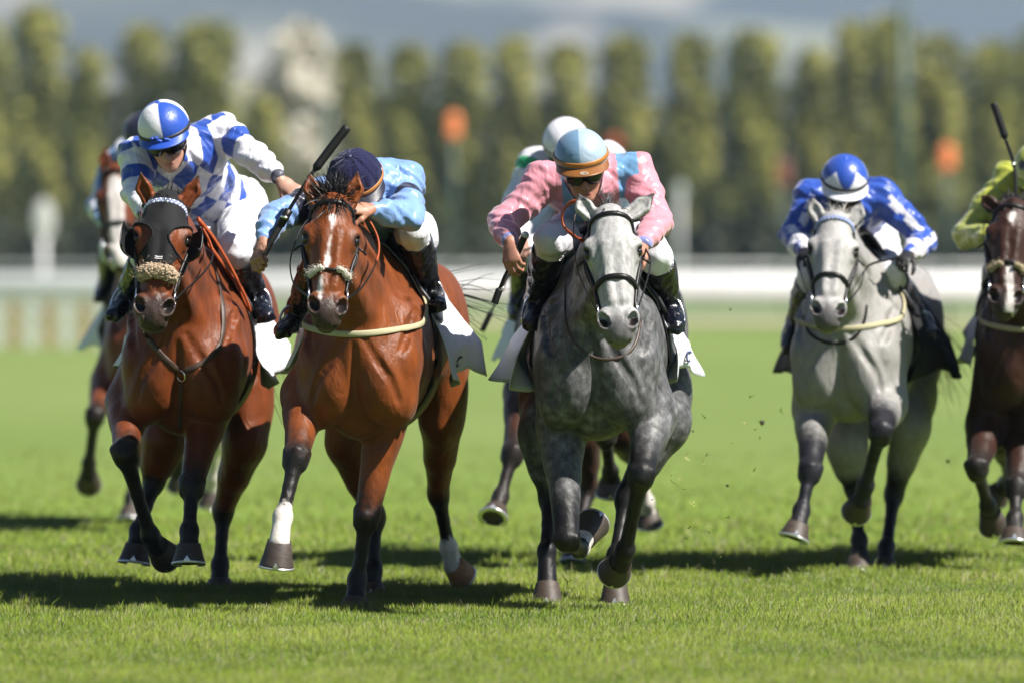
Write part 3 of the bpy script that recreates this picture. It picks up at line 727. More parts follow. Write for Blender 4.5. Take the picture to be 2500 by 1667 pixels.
    col = np.tile(base, (len(V), 1)) * (1 + 0.10 * n1)[:, None]
    q3 = V - P0; hs = q3 @ HS / k / ws; hn = q3 @ HN / k; ha = q3 @ HA / k
    onhead = (ha > -.05) & (ha < .66) & (np.abs(hs) < .16) & (hn > -.19) & (hn < .14)
    if 'dapple' in S:
        lo, hi = S['dapple']
        d = vnoise(V * 11, 11) * .5 + vnoise(V * 23, 12) * .5
        t = np.clip(.5 + .55 * d, 0, 1)
        col = A(*lo) * (1 - t)[:, None] + A(*hi) * t[:, None]
        hc = A(*S['headc'])
        tb = ss(.35, -.55, (V - L(0, 0, 0)) @ VX) * ss(1.0, 1.25, V[:, 2] - up)
        mh = np.where(onhead, 1.0, 0) * ss(-.20, -.05, hn + .03 * n2) if S.get('headonly') else np.where(onhead, 1.0, 0)
        col = col * (1 - mh[:, None]) + hc * (1 + .10 * n2[:, None]) * mh[:, None]
    for n, p in legs.items():
        d, t = polydist(V, p[:4])
        lim = S.get('dark_from', .62)
        m = ss(lim, lim + .42, t + .05 * n2) * (d < .13)
        if n[0] == 'H': m = ss(lim + .08, lim + .5, t + .05 * n2) * (d < .13)
        col = col * (1 - m[:, None]) + pts_c * m[:, None]
        m = ss(2.0, 2.9, t + .12 * n2) * (d < .13) * .16 * np.clip(.5 + n1, 0, 1); col = col * (1 - m[:, None]) + A(.035, .026, .018) * m[:, None]
        sk = S.get('socks', {}).get(n)
        if sk:
            m = ss(sk - .05, sk + .05, t + .07 * n2) * (d < .1)
            col = col * (1 - m[:, None]) + A(.50, .46, .42) * m[:, None]
    mz = np.where(onhead, ss(S.get('muz', .46), S.get('muz', .46) + .07, ha + .012 * n2 - np.abs(hs) * .1), 0)
    col = col * (1 - .92 * mz[:, None]) + A(*S.get('muzc', (.030, .022, .020))) * .92 * mz[:, None]
    if 'lipc' in S:
        m = np.where(onhead, ss(.545, .57, ha) * ss(-.01, -.04, hn), 0) * (.6 + .4 * n2)
        m = np.clip(m, 0, 1)[:, None]; col = col * (1 - m) + A(*S['lipc']) * m
    for q in (-1, 1):   # nostril lining
        m = np.where(np.linalg.norm((q3 - (H(q * .054, .028, .528) - P0)), axis=1) < .024, 1.0, 0)[:, None]
        col = col * (1 - m) + A(.012, .008, .008) * m
        m = ss(.040, .026, np.linalg.norm((q3 - (H(q * .098, .032, .212) - P0)), axis=1))[:, None] * .75
        col = col * (1 - m) + A(.015, .011, .010) * m
    for b, m_, T, ev in earp:
        d, t = polydist(V, [b, m_, T])
        near = d < .05
        m = near * ss(1.55, 1.95, t) * .8
        col = col * (1 - m[:, None]) + A(.02, .015, .012) * m[:, None]
    for bl in S.get('blaze', []):
        aa, cc, ww = zip(*bl)
        c_ = np.interp(ha, aa, cc); w_ = np.interp(ha, aa, ww, left=0, right=0)
        m = np.where(onhead & (hn > -.03) & (w_ > 0), ss(.006, -.006, np.abs(hs - c_) - w_ + .004 * n2), 0)[:, None]
        col = col * (1 - m) + A(.50, .46, .44) * m
    if S.get('white_nose'):
        a0, s0 = S['white_nose']
        m = np.where(onhead, ss(a0, a0 + .02, ha + .006 * n2) * ss(s0 + .02, s0, np.abs(hs + .0)) * (hn > -.06), 0)[:, None]
        col = col * (1 - m) + A(.4, .32, .3) * m
    if 'dapple' in S:
        al = np.where(onhead, .15, 1.0); 
        for n, p in legs.items():
            d, t = polydist(V, p[:4]); al = al * (1 - .75 * ss(.4, 1.0, t) * (d < .13))
        col = np.concatenate([col, al[:, None]], 1)
    body = mk('body', V, body_Q, S.get('cmat', M_DAPPLE) if 'dapple' in S else M_COAT, h, col)
    # ---- eyes
    for q in (-1, 1):
        bm = MB(); c0 = H(q * .0945, .027, .212); GG = []
        for i in range(11):
            a = math.pi * i / 10
            GG.append([c0 + 0.0195 * k * (HA * math.cos(a) + math.sin(a) * (HS * math.cos(b) + HN * math.sin(b))) for b in np.linspace(0, 2 * math.pi, 17)[:-1]])
        bm.grid(np.array(GG), closed=True); bm.build('eye', M_EYE, h)
    # ---- hooves
    for n, p in legs.items():
        toe = S['legs'][n][5] if len(S['legs'][n]) > 5 else (-.05, -1, -.15)
        hc = S.get('hoofc', {}).get(n, (.040, .029, .022))
        make_hoof(h, p[3], p[4], A(*toe), p[2], hc, S.get('shoes', True))
    # ---- mane, forelock, tail
    mb = MB(); hc = S.get('hair', (.006, .005, .005))
    mr = np.random.default_rng(len(S['key']) * 31 + int(S['key'][1:]))
    fl = S.get('forelock', 1.0)
    if fl:
        nf = int(380 * fl); rt = [H((mr.random() - .5) * .075, -.01 + .03 * mr.random(), .0 + .045 * mr.random()) for _ in range(nf)]
        strands(mb, rt, [HN * .15 - HA * .95 + HS * (mr.random() - .5) * 1.5 for _ in range(nf)], .095 * S.get('forel', 1.0), .006, S.get('fdroop', (0.4, .6, -1.3)), 6, .25, mr, hc)
        nf = int(60 * fl); rt = [H((mr.random() - .5) * .05, .03 + .02 * mr.random(), .01 + .03 * mr.random()) for _ in range(nf)]
        strands(mb, rt, [HN * .30 + HA * .2 + HS * (mr.random() - .5) * .5 for _ in range(nf)], .085 * S.get('forel', 1.0), .008, (0, .3, -1.2), 5, .15, mr, hc)
    nm_ = 170; rt = []; dr = []
    for i in range(nm_):
        t = mr.random(); p = cr1 * (1 - t) ** 2 + 2 * crm * t * (1 - t) + cr0 * t * t + A(0, 0, .045 - .01 * t)
        rt.append(p + HS * mr.normal() * .012); dr.append(A(.15 * mr.normal(), .55, .75))
    strands(mb, rt, dr, .12, .008, (.1, .4, -.9), 4, .25, mr, hc)
    mb.build('mane', M_HAIR, h)
    mb = MB(); d0 = L(0, 2.03, 1.36); td = S.get('tail', (.15, .9, .05)); tl = S.get('taillen', .75)
    rt = [d0 + A(mr.normal() * .018, mr.normal() * .018, mr.normal() * .018) for _ in range(S.get('tailn', 130))]
    strands(mb, rt, [UX * td[0] + VX * td[1] + ZX * td[2] for _ in rt], tl, .008, (.0, .15, S.get('taildroop', -.9)), 9, .10, mr, S.get('tailc', hc))
    mb.build('tail', M_HAIR, h)
    return dict(root=h, field=fd, L=L, H=H, Q=Q, HS=HS, HN=HN, HA=HA, UX=UX, VX=VX, ZX=ZX, k=k, y0=y0, up=up, P0=P0, S=S, nb=nb, nm=nm, nt=nt)
BAY = (.136, .033, .0048); BLK = (.0055, .0042, .0036)
HORSES = [
 dict(key='h1', y0=-.35, cx=437, hx=522, vox=.007, label='bay horse in a black blinker hood with a tan sheepskin noseband', coat=(.120, .0265, .0040), points=BLK,
  poll=(408, 487, -.36), lip=(372, 796, -.66), eyes=((334, 584), (459, 587)), ears=[(344, 423, -.40), (484, 430, -.36)],
  legs=dict(FL=[(318, 985, .30), (304, 1105, -.10), (366, 1305, .08), (386, 1335, .13), (404, 1349, .20), (.25, -.1, -1)],
            FR=[(512, 985, .28), (468, 1185, -.12), (462, 1296, -.22), (461, 1333, -.28), (461, 1375, -.295)],
            HL=[(400, 1075, 1.10), (376, 1175, 1.12), (338, 1295, .95), (333, 1332, .90), (328, 1372, .89)],
            HR=[(598, 1075, 1.45), (545, 1245, 1.62), (537, 1378, 1.55), (536, 1418, 1.53), (536, 1452, 1.51)]),
  forelock=.5, muz=.44, lipc=(.09, .075, .07), tail=(.0, .7, -.5)),
 dict(key='h2', y0=-1.1, cx=868, hx=982, vox=.007, label='bay horse with a white stripe on its face and a cream breast band', coat=BAY, points=BLK,
  poll=(813, 490, -.38), lip=(797, 793, -.68), eyes=((736, 578), (863, 576)), turn=.02, ears=[(757, 424, -.36), (873, 421, -.36)],
  legs=dict(FL=[(748, 965, .25), (723, 1117, -.12), (690, 1262, -.24), (681, 1328, -.31), (676, 1380, -.30)],
            FR=[(948, 985, .30), (895, 1262, .22), (872, 1414, .26), (868, 1464, .22), (864, 1500, .20)],
            HL=[(850, 1075, 1.62), (915, 1262, 1.85), (911, 1390, 1.80), (909, 1430, 1.78), (909, 1462, 1.76)],
            HR=[(1078, 1020, 1.65), (1070, 1205, 1.90), (1095, 1335, 2.0), (1107, 1378, 2.03), (1132, 1396, 2.08), (-.1, -.15, -1)]),
  socks=dict(FL=1.80, HR=1.80), hoofc=dict(HR=(.26, .13, .055)),
  blaze=[[(.120, .0, .0), (.125, .0, .010), (.150, .0, .015), (.165, .001, .006), (.18, .001, .001), (.215, .001, .001), (.26, -.006, .004), (.35, -.014, .012), (.375, -.018, .0)],
         [(.40, -.032, .006), (.46, -.032, .010), (.50, -.030, .006), (.51, -.028, 0)]], muz=.455, lipc=(.07, .06, .06), tail=(.62, .7, -.10), taillen=.62, taildroop=-.25, tailn=34, forelock=1.9, forel=1.5, fdroop=(-.1, .35, -.75)),
 dict(key='h3', y0=-1.2, cx=1455, hx=1482, vox=.007, label='dappled grey horse with a pale face in a plain black bridle', coat=(.2, .2, .2), points=(.007, .0065, .007),
  dapple=((.042, .042, .044), (.122, .121, .122)), headc=(.30, .295, .29), dark_from=.45, haunch=1.35, rw=1.08,
  poll=(1488, 518, -.36), lip=(1513, 830, -.66), eyes=((1438, 609), (1563, 609)), ears=[(1412, 474, -.34), (1596, 473, -.33)], ear=1.05,
  legs=dict(FL=[(1372, 1040, .28), (1384, 1315, .02), (1416, 1338, .34), (1428, 1312, .40), (1443, 1284, .48), (.5, .5, .75)],
            FR=[(1592, 1010, .22), (1566, 1160, -.10), (1527, 1342, .14), (1513, 1374, .18), (1502, 1386, .26), (-.25, -.1, -1)],
            HL=[(1322, 1060, 1.05), (1342, 1215, 1.12), (1335, 1345, .92), (1336, 1428, .86), (1337, 1482, .83)],
            HR=[(1630, 1030, 1.05), (1528, 1215, 1.05), (1504, 1355, .90), (1502, 1432, .84), (1502, 1481, .82)]),
  socks=dict(FL=2.0), muz=.475, muzc=(.085, .08, .083), lipc=(.15, .135, .125), hair=(.05, .05, .052), forelock=.6, forel=.7, tail=(.1, .9, .0), tailc=(.35, .34, .33)),
 dict(key='h4', y0=2.4, cx=2056, hx=2158, vox=.009, label='light grey horse with dark legs and a pale blue browband', coat=(.5, .48, .45), points=(.011, .011, .015),
  dapple=((.215, .207, .20), (.265, .255, .245)), headc=(.30, .29, .282), cmat=M_PALE, dark_from=.30,
  poll=(2040, 532, -.36), lip=(2019, 796, -.68), eyes=((1980, 607), (2083, 605)), ears=[(1982, 482, -.36), (2104, 494, -.36)],
  legs=dict(FL=[(1990, 1000, .25), (1978, 1150, -.15), (1957, 1246, -.22), (1949, 1280, -.27), (1938, 1313, -.285)],
            FR=[(2160, 985, .10), (2150, 1052, -.30), (2114, 1184, -.06), (2102, 1222, -.02), (2092, 1240, .06), (-.2, -.1, -1)],
            HL=[(2068, 1090, .85), (2084, 1185, .95), (2098, 1318, .80), (2098, 1362, .76), (2097, 1398, .74)],
            HR=[(2222, 1040, .95), (2183, 1205, 1.10), (2165, 1335, .90), (2160, 1370, .85), (2157, 1402, .82)]),
  muz=.475, muzc=(.08, .075, .078), lipc=(.22, .20, .19), hair=(.25, .24, .22), forelock=.4, tail=(.4, .8, -.45), tailc=(.32, .30, .28)),
 dict(key='h5', y0=8.0, cx=372, hx=380, vox=.016, label='bay horse with a broad white blaze running behind the blinkered bay', coat=(.105, .025, .006), points=BLK,
  poll=(286, 412, -.40), lip=(293, 655, -.66), eyes=((236, 475), (334, 475)), ears=[(258, 354, -.40), (322, 354, -.38)], turn=-.03,
  legs=dict(FL=[(268, 935, .30), (232, 1015, -.12), (217, 1130, .05), (217, 1160, .09), (217, 1175, .17), (0, -.1, -1)],
            FR=[(436, 960, .30), (440, 1050, -.10), (438, 1135, .15), (438, 1160, .2), (438, 1180, .24), (0, -.7, -.7)],
            HL=[(320, 1000, 1.3), (330, 1120, 1.45), (320, 1215, 1.25), (318, 1240, 1.22), (317, 1268, 1.2)],
            HR=[(480, 990, 1.4), (530, 1080, 1.7), (519, 1165, 1.85), (515, 1200, 1.9), (511, 1232, 1.92)]),
  socks=dict(HR=.9), blaze=[[(.08, .0, .0), (.09, .0, .03), (.2, .0, .040), (.4, .0, .040), (.55, .0, .05), (.60, 0, .05)]], tail=(.2, .9, 0)),
 dict(key='h6', y0=2.9, cx=1395, hx=1402, vox=.015, label='dark bay horse mostly hidden behind the dappled grey', coat=(.035, .012, .006), points=(.010, .007, .006),
  poll=(1400, 560, -.36), lip=(1405, 800, -.66), eyes=((1350, 640), (1450, 640)), ears=[(1365, 500, -.36), (1440, 500, -.36)],
  legs=dict(FL=[(1283, 960, .28), (1252, 1108, -.12), (1222, 1212, -.22), (1212, 1242, -.27), (1204, 1268, -.32), (-.2, -1, -.2)],
            FR=[(1480, 960, .28), (1478, 1060, -.1), (1490, 1150, .15), (1490, 1175, .2), (1490, 1200, .22), (0, -.7, -.7)],
            HL=[(1420, 1060, 1.1), (1438, 1190, 1.25), (1404, 1330, 1.05), (1400, 1355, 1.0), (1398, 1376, .98)],
            HR=[(1510, 1040, 1.3), (1560, 1130, 1.6), (1578, 1225, 1.75), (1581, 1252, 1.8), (1583, 1275, 1.82), (.2, -.2, -.9)]),
  socks=dict(HR=1.6), tail=(.1, .9, 0)),
 dict(key='h7', y0=2.8, cx=2520, hx=2530, vox=.010, label='dark bay horse with a white star and a cream breast band', coat=(.028, .0085, .0040), points=(.010, .008, .007),
  poll=(2474, 500, -.38), lip=(2452, 766, -.68), eyes=((2396, 580), (2500, 574)), ears=[(2396, 478, -.38), (2520, 475, -.38)],
  legs=dict(FL=[(2412, 1040, .28), (2385, 1140, -.10), (2412, 1232, .10), (2418, 1252, .15), (2426, 1276, .21), (.1, -.4, -1)],
            FR=[(2500, 1050, .28), (2482, 1190, -.05), (2478, 1265, -.15), (2477, 1293, -.2), (2476, 1325, -.22)],
            HL=[(2450, 1050, 1.3), (2470, 1140, 1.6), (2455, 1180, 1.9), (2447, 1195, 1.95), (2435, 1205, 1.98), (-.5, .2, -.6)],
            HR=[(2590, 1040, 1.3), (2580, 1180, 1.5), (2570, 1300, 1.35), (2570, 1330, 1.3), (2570, 1355, 1.28)]),
  blaze=[[(.085, .0, .0), (.095, .0, .014), (.12, .0, .018), (.15, .0, .006), (.17, 0, 0)], [(.37, .004, .0), (.38, .004, .012), (.46, .014, .016), (.5, .02, .014), (.6, .022, .02)]], tail=(.2, .9, 0)),
]
HH = {}
for S_ in HORSES: HH[S_['key']] = make_horse(S_)
# ------------------------------------------------------------------ tack
def wrapline(hd, fn, n=40, off=.004):
    """fn(t) -> (origin, direction); surface points and normals along it"""
    O, Dv = zip(*[fn(t) for t in np.linspace(0, 1, n)])
    P, N = hd['field'].hit(np.array(O), np.array(Dv), 0.6, off)
    return P, N
def headline(hd, pts, n=30, off=.004):
    """pts: (a, angle in degrees, 0 = front of the face) control points on the head"""
    H, HS, HN = hd['H'], hd['HS'], hd['HN']
    pa = curve([A(p[0] * 100, p[1], 0) for p in pts], n) if len(pts) > 2 else np.array([A(pts[0][0] * 100, pts[0][1], 0) * (1 - t) + A(pts[1][0] * 100, pts[1][1], 0) * t for t in np.linspace(0, 1, n)])
    O = []; Dv = []
    for a, g, _ in pa:
        a /= 100; O.append(H(0, np.interp(a, [0, .2, .35, .5], [-.02, -.045, -.03, -.02]), a)); Dv.append(HN * math.cos(R_(g)) + HS * math.sin(R_(g)))
    return hd['field'].hit(np.array(O), np.array(Dv), 0.5, off)
def smooth_line(P, it=3):
    P = P.copy()
    for _ in range(it): P[1:-1] = .25 * P[:-2] + .5 * P[1:-1] + .25 * P[2:]
    return P
def ribbon(mb, P, N, width, thick=.004, c=None, sm=True):
    mb.tube(smooth_line(P) if sm else P, width / 2, 10, flat=(N, 2 * thick / width), c=c)
def ring(mb, c, n, r, w, seg=20, rx=1.0, ux=(0, 0, 1)):
    u = perp(ux, nrm(n)); v = np.cross(nrm(n), u)
    pts = [c + u * math.cos(t) * r + v * math.sin(t) * r * rx for t in np.linspace(0, 2 * math.pi, seg + 1)]
    mb.tube(pts, w, 6, cap=False)

def make_bridle(hd, noseband=.365, brow=None, browcol=None, nosew=.022, cheeka=82, leather=None, fleece=None):
    h = hd['root']; H = hd['H']; leather = leather or M_LEATHER
    mb = MB()
    for q in (-1, 1):
        P, N = headline(hd, [(.055, q * 62), (.16, q * 80), (.30, q * 74), (.455, q * 70)], 30, .006); ribbon(mb, P, N, .020, .008)
        P, N = headline(hd, [(.07, q * 90), (.16, q * 118), (.28, q * 150)]); ribbon(mb, P, N, .012)
        P, N = headline(hd, [(.09, q * 84), (.20, q * 96), (.30, q * 92), (.42, q * 86), (.47, q * 76)], 30, .010); ribbon(mb, P, N, .014, .007)
        # loose strap ends and buckles
        p, n = headline(hd, [(.20, q * 86), (.22, q * 86)], 2, .008)
        mb.tube(curve([p[0], p[0] + hd['HS'] * q * .022 + hd['HA'] * .015, p[0] + hd['HS'] * q * .04 - hd['HN'] * .02 + hd['HA'] * .02], 8), .005, 6)
    P, N = headline(hd, [(.052, -62), (.02, -35), (.012, 0), (.02, 35), (.052, 62)]) if False else headline(hd, [(.055, -66), (.03, -90)]); ribbon(mb, P, N, .016)
    P, N = headline(hd, [(.055, 66), (.03, 90)]); ribbon(mb, P, N, .016)
    br = mb.build('bridle', leather, h)
    mb = MB(); P, N = headline(hd, [(.085, -78), (.062, -45), (.055, 0), (.062, 45), (.085, 78)], 40, .006)
    cc = None
    if browcol:
        P2 = smooth_line(P)
        for i in range(len(P2)):
            for j in (-1, 1):
                sgn = np.cross(nrm(P2[min(i + 1, len(P2) - 1)] - P2[max(i - 1, 0)]), N[i])
                G = [[P2[i] + sgn * j * .0055 + .0068 * A(math.sin(a) * math.cos(b), math.sin(a) * math.sin(b), math.cos(a)) for b in np.linspace(0, 6.283, 9)[:-1]] for a in np.linspace(0, math.pi, 6)]
                mb.grid(np.array(G), closed=True, c=browcol[(i + (j > 0)) % 2])
        mb.build('browband', mat('braided_browband', None, .45), br)
    else:
        ribbon(mb, P, N, .021, .006); mb.build('browband', leather, br)
    mb = MB()
    if noseband:
        a = noseband
        P, N = headline(hd, [(a + .035, -165), (a + .03, -100), (a + .01, -50), (a, 0), (a + .01, 50), (a + .03, 100), (a + .035, 165)], 44, .006)
        mb.tube(smooth_line(P), nosew / 2, 10, flat=(N, .75)); mb.build('noseband', leather, br)
    for q in (-1, 1):
        mb = MB(); c = headline(hd, [(.475, q * 72), (.48, q * 72)], 2, .012)[0][0]
        ring(mb, c, hd['HS'], .034, .0042); mb.tube([c, c - hd['HS'] * q * .05], .006, 8)
        mb.build('bit_ring', M_METAL, br)
    return br

def bitpos(hd, q):
    return headline(hd, [(.475, q * 72), (.48, q * 72)], 2, .012)[0][0]

def make_fleece(hd, a, amount, colr, scale=1.0, gap=None):
    """fluffy sheepskin roll over the nose"""
    P, N = headline(hd, [(a + .008, -34), (a + .001, -17), (a, 0), (a + .001, 17), (a + .008, 34)] if amount > 1 else [(a + .01, -52), (a, 0), (a + .01, 52)], 16, .010)
    rg = np.random.default_rng(5); mb = MB()
    for i, (p, n) in enumerate(zip(P, N)):
        t = i / (len(P) - 1)
        if gap and abs(t - .5) < gap: continue
        for _ in range(120 if amount > 1 else 40):
            d = nrm(rg.normal(size=3) + n * .7); r = (.030 if amount > 1 else .016) * scale * rg.random() ** .4
            c = p + d * r; rr = (.0062 if amount > 1 else .0052) * (.7 + .6 * rg.random()); w1, w2 = rg.normal(size=2)
            G = [[c + rr * A(math.sin(x) * math.cos(y), math.sin(x) * math.sin(y), math.cos(x)) * (1 + .2 * math.sin(3 * y + w1 * 3) * math.sin(x * 3 + w2)) for y in np.linspace(0, 6.283, 9)[:-1]] for x in np.linspace(0.01, math.pi - .01, 6)]
            mb.grid(np.array(G), closed=True, c=A(*colr) * (.8 + .4 * rg.random()))
        strands(mb, [p + n * .012 + rg.normal(size=3) * .010 * amount for _ in range(45)], [n + rg.normal(size=3) * .8 for _ in range(45)], .015 * scale, .0014, (0, 0, -.6), 4, .5, rg, colr)
    return mb.build('sheepskin_noseband', M_FLEECE, hd['root'])

def body_wrap(hd, v, angs, wc=1.15, off=.006, tilt=0.0):
    """ring round the barrel at v; angle 0 = up, + = viewer right"""
    L, UX, ZX, VX = hd['L'], hd['UX'], hd['ZX'], hd['VX']
    O = np.array([L(0, v, wc)] * len(angs)); Dv = np.array([ZX * math.cos(R_(g)) + UX * math.sin(R_(g)) + VX * tilt * (1 - math.cos(R_(g))) * .5 for g in angs])
    return hd['field'].hit(O, Dv, .7, off)
def make_saddle(hd, v0=.60, v1=1.12, amax=(.2, .2), flare=.07, seed=1, clothmat=None, girth=M_LEATHER, girthv=.58, trim=None, drop=(0, 0), flap=True, mark=False):
    h = hd['root']; clothmat = clothmat or M_CLOTH; nv, na = 34, 81
    G = np.zeros((nv, na, 3)); tt = np.linspace(-1, 1, na)
    for i in range(nv):
        f = i / (nv - 1); v = v0 + (v1 - v0) * f
        edge = 1 + .05 * math.sin(f * 5 + seed)
        at_ = np.abs(tt); a_ = np.clip(at_ / .60, 0, 1)
        P, N = body_wrap(hd, v, np.sign(tt) * a_ * 58, 1.15, .012)
        x = np.clip((at_ - .60) / .40, 0, 1); out = np.sign(tt)[:, None] * hd['UX']; Lh = 1.16 * np.where(tt < 0, amax[0], amax[1])
        be = R_(flare * (.55 + .45 * f)) * (1 + .16 * np.sin(f * 7 + seed + np.sign(tt))); x1 = np.minimum(x, .62); x2 = np.maximum(0, x - .62)
        fold = .016 * np.sin(f * 11 + seed * 2 + x * 2.0) + .010 * np.sin(f * 23 + seed - x * 3)
        P = P + out * (Lh * (np.sin(be) * x1 + math.sin(R_(4 + 22 * math.sin(f * 5 + seed))) * x2) + fold * x)[:, None] - A(0, 0, 1) * (Lh * (np.cos(be) * x1 + .97 * x2))[:, None]
        P = P + out * (.022 * x * vnoise(P * 2.2, 70 + seed))[:, None] + A(0, 0, 1) * (.018 * x2 / .38 * np.sin(f * 9 + seed) + .010 * x * vnoise(P * 1.8, 80 + seed))[:, None]
        G[i] = P
    mb = MB(); mb.grid(G); sc = mb.build('saddle_cloth', clothmat, h, solid=.004)
    if mark:
        jm = int(na * .955); im = int(nv * .55); c0 = G[im, jm]; tx = nrm(G[im + 3, jm] - G[im - 3, jm]); ty = nrm(G[im, jm - 3] - G[im, jm + 1]); nn = np.cross(tx, ty); nn = nn if nn @ hd['UX'] > 0 else -nn
        for sd2 in (1, -1):
            mk_ = MB(); mk_.tube([c0 + nn * sd2 * .006 + tx * .026 * math.cos(a) + ty * .020 * math.sin(a) * (1.2 if a > 2 else .9) for a in np.linspace(.7, 5.2, 16)], .0042, 6); mk_.build('printed_mark', mat('cloth_print', (.02, .03, .12), .6), sc)
    # second panel underneath, black or coloured
    mb = MB(); G2 = np.zeros((14, 41, 3)); t2 = np.linspace(-1, 1, 41)
    for i in range(14):
        f = i / 13; v = v0 - .03 + .42 * f
        P, N = body_wrap(hd, v, t2 * (78 - 26 * abs(f - .45)), 1.15, .026)
        P = P + A(0, 0, 1) * (.05 * (ss(.5, 0, f) + ss(.6, 1, f) * 1.2) * ss(.5, .1, np.abs(t2)))[:, None]
        G2[i] = P
    mb.grid(G2); sd_ = mb.build('saddle', mat('saddle_leather', (.018, .018, .022), .35, bump=(60, .3, .004)), h, solid=.014)
    if trim:
        mb = MB(); e = [G2[0][j] - hd['VX'] * .006 for j in range(2, 39)]; mb.tube(smooth_line(np.array(e)), .010, 8); mb.build('trim', trim, sd_)
    mb = MB(); P, N = body_wrap(hd, girthv, np.linspace(60, 300, 50), 1.12, .007); ribbon(mb, P, N, .065, .006); mb.build('girth', girth, h)
    return sc, G
def chest_band(hd, w0, w1, width, m, name='breast_band', v0=.62, off=.014, dip=0.0):
    """band round the front of the chest from side to side; w0 height in front, w1 at the sides"""
    L, UX, VX = hd['L'], hd['UX'], hd['VX']
    def fn(t):
        g = R_(-128 + 256 * t); w = w0 + (w1 - w0) * abs(2 * t - 1) ** 1.4
        o = L(0, v0 - .15, w); return o, UX * math.sin(g) - VX * math.cos(g)
    O_, D_ = zip(*[fn(t) for t in np.linspace(0, 1, 60)]); P, N = hd['field'].hit_outer(np.array(O_), np.array(D_), .62, off); P0 = P.copy(); P = smooth_line(P, 5); P = P + N * np.maximum(0, ((P0 - P) * N).sum(1))[:, None]; 
    for _ in range(12): P = P + N * np.clip(.011 - hd['field'].sample(P), 0, .02)[:, None]
    for _ in range(3):
        P = smooth_line(P, 3); P = P + N * np.clip(.008 - hd['field'].sample(P), 0, .02)[:, None]
    P = smooth_line(P, 2); mb = MB(); ribbon(mb, P, N, width, .005, sm=False); return mb.build(name, m, hd['root'])
def rein(hd, pts, grip=None, r=.0065, name='rein', m=None, gr=.0105):
    """rein as a strap through points; grip = (t0, t1) range covered in orange rubber"""
    P = curve(pts, 48); n = len(P); mb = MB(); side = [nrm(A(.3, .2, 1))] * n
    mb.tube(P, r, 8, flat=([hd['HS']] * n, .45)); o = mb.build(name, m or M_LEATHER, hd['root'])
    if grip:
        i, j = int(grip[0] * (n - 1)), int(grip[1] * (n - 1)); mb = MB(); mb.tube(P[i:j + 1], gr, 8, flat=([hd['HS']] * (j + 1 - i), .5)); mb.build('rubber_grip', M_RUBBER, o)
    return o
# ------------------------------------------------------------------ riders
def add_face(fd, c, r, f, u):
    X = [r, f, u]
    def P(a, b, d): return c + r * a + f * b + u * d
    fd.ell(P(0, -.005, .03), (.074, .094, .098), X, .0)
    fd.ell(P(0, .028, -.055), (.057, .060, .066), X, .025)
    fd.tube(P(0, .03, -.07), P(0, .068, -.104), (.045, .03), (.022, .018), r, .02)
    for q in (-1, 1):
        fd.tube(P(q * .052, .0, -.055), P(q * .018, .070, -.100), .017, .014, r, .02)
        fd.ell(P(q * .040, .058, -.030), (.025, .024, .024), X, .015)
        fd.ell(P(q * .033, .092, .004), (.017, .011, .011), X, .010, 'sub')
        fd.ell(P(q * .033, .080, .003), (.014, .010, .008), X, .004)
        fd.ell(P(q * .012, .098, -.045), (.008, .009, .007), X, .006)
        fd.ell(P(q * .076, -.008, -.018), (.010, .020, .031), X, .006); fd.ell(P(q * .083, .0, -.018), (.006, .010, .018), X, .004, 'sub')
    fd.ell(P(0, .082, .020), (.056, .016, .012), X, .014)
    fd.tube(P(0, .088, .006), P(0, .106, -.040), .0085, .0125, r, .010)
    fd.ell(P(0, .107, -.040), (.0125, .010, .011), X, .006)
    fd.ell(P(0, .082, -.074), (.025, .012, .0065), X, .006); fd.ell(P(0, .080, -.086), (.021, .012, .0065), X, .006)
    fd.ell(P(0, .094, -.0798), (.022, .010, .0022), X, .002, 'sub')
    fd.ell(P(0, .074, -.108), (.020, .016, .014), X, .010)
    return P
def add_hand(fd, wr, d, back, tq, curl=1.0, sc=1.0):
    """hand from the wrist along d, back of the hand facing back, thumb on side tq"""
    d = nrm(d); b = perp(back, d); s = np.cross(d, b) * tq
    def P(a, l, n): return wr + (s * a + d * l + b * n) * sc
    fd.tube(P(0, -.02, 0), P(0, .02, 0), (.026 * sc, .020 * sc), (.032 * sc, .018 * sc), s, .008)
    fd.tube(P(.002, .02, 0), P(.0, .078, .002), (.034 * sc, .017 * sc), (.038 * sc, .014 * sc), s, .010)
    ln = [(.043, .026, .021), (.047, .030, .022), (.044, .028, .022), (.034, .021, .019)]
    for i, (off, (l1, l2, l3)) in enumerate(zip((.030, .010, -.010, -.029), ln)):
        p = P(off, .083 - .004 * abs(i - 1.2), .004); a = R_(28 + 10 * i * .4) * curl
        rr = (.0098, .0100, .0096, .0086)[i] * sc
        for l in (l1, l2, l3):
            dv = d * math.cos(a) - b * math.sin(a); q = p + dv * l * sc
            fd.tube(p, q, rr, rr * .92, s, .003); p = q; rr *= .92; a += R_(62 + 4 * i) * curl
    p = P(.026, .022, -.006); a = R_(38)
    for l, rr, t in ((.040, .0135, 0), (.032, .0115, .5), (.026, .0100, .9)):
        dv = nrm(d * math.cos(a) + s * math.sin(a) * (.9 - t) - b * (.35 + t * .8)); q = p + dv * l * sc; fd.tube(p, q, rr * sc, rr * .92 * sc, s, .006); p = q
    return P(0, .062, -.022)

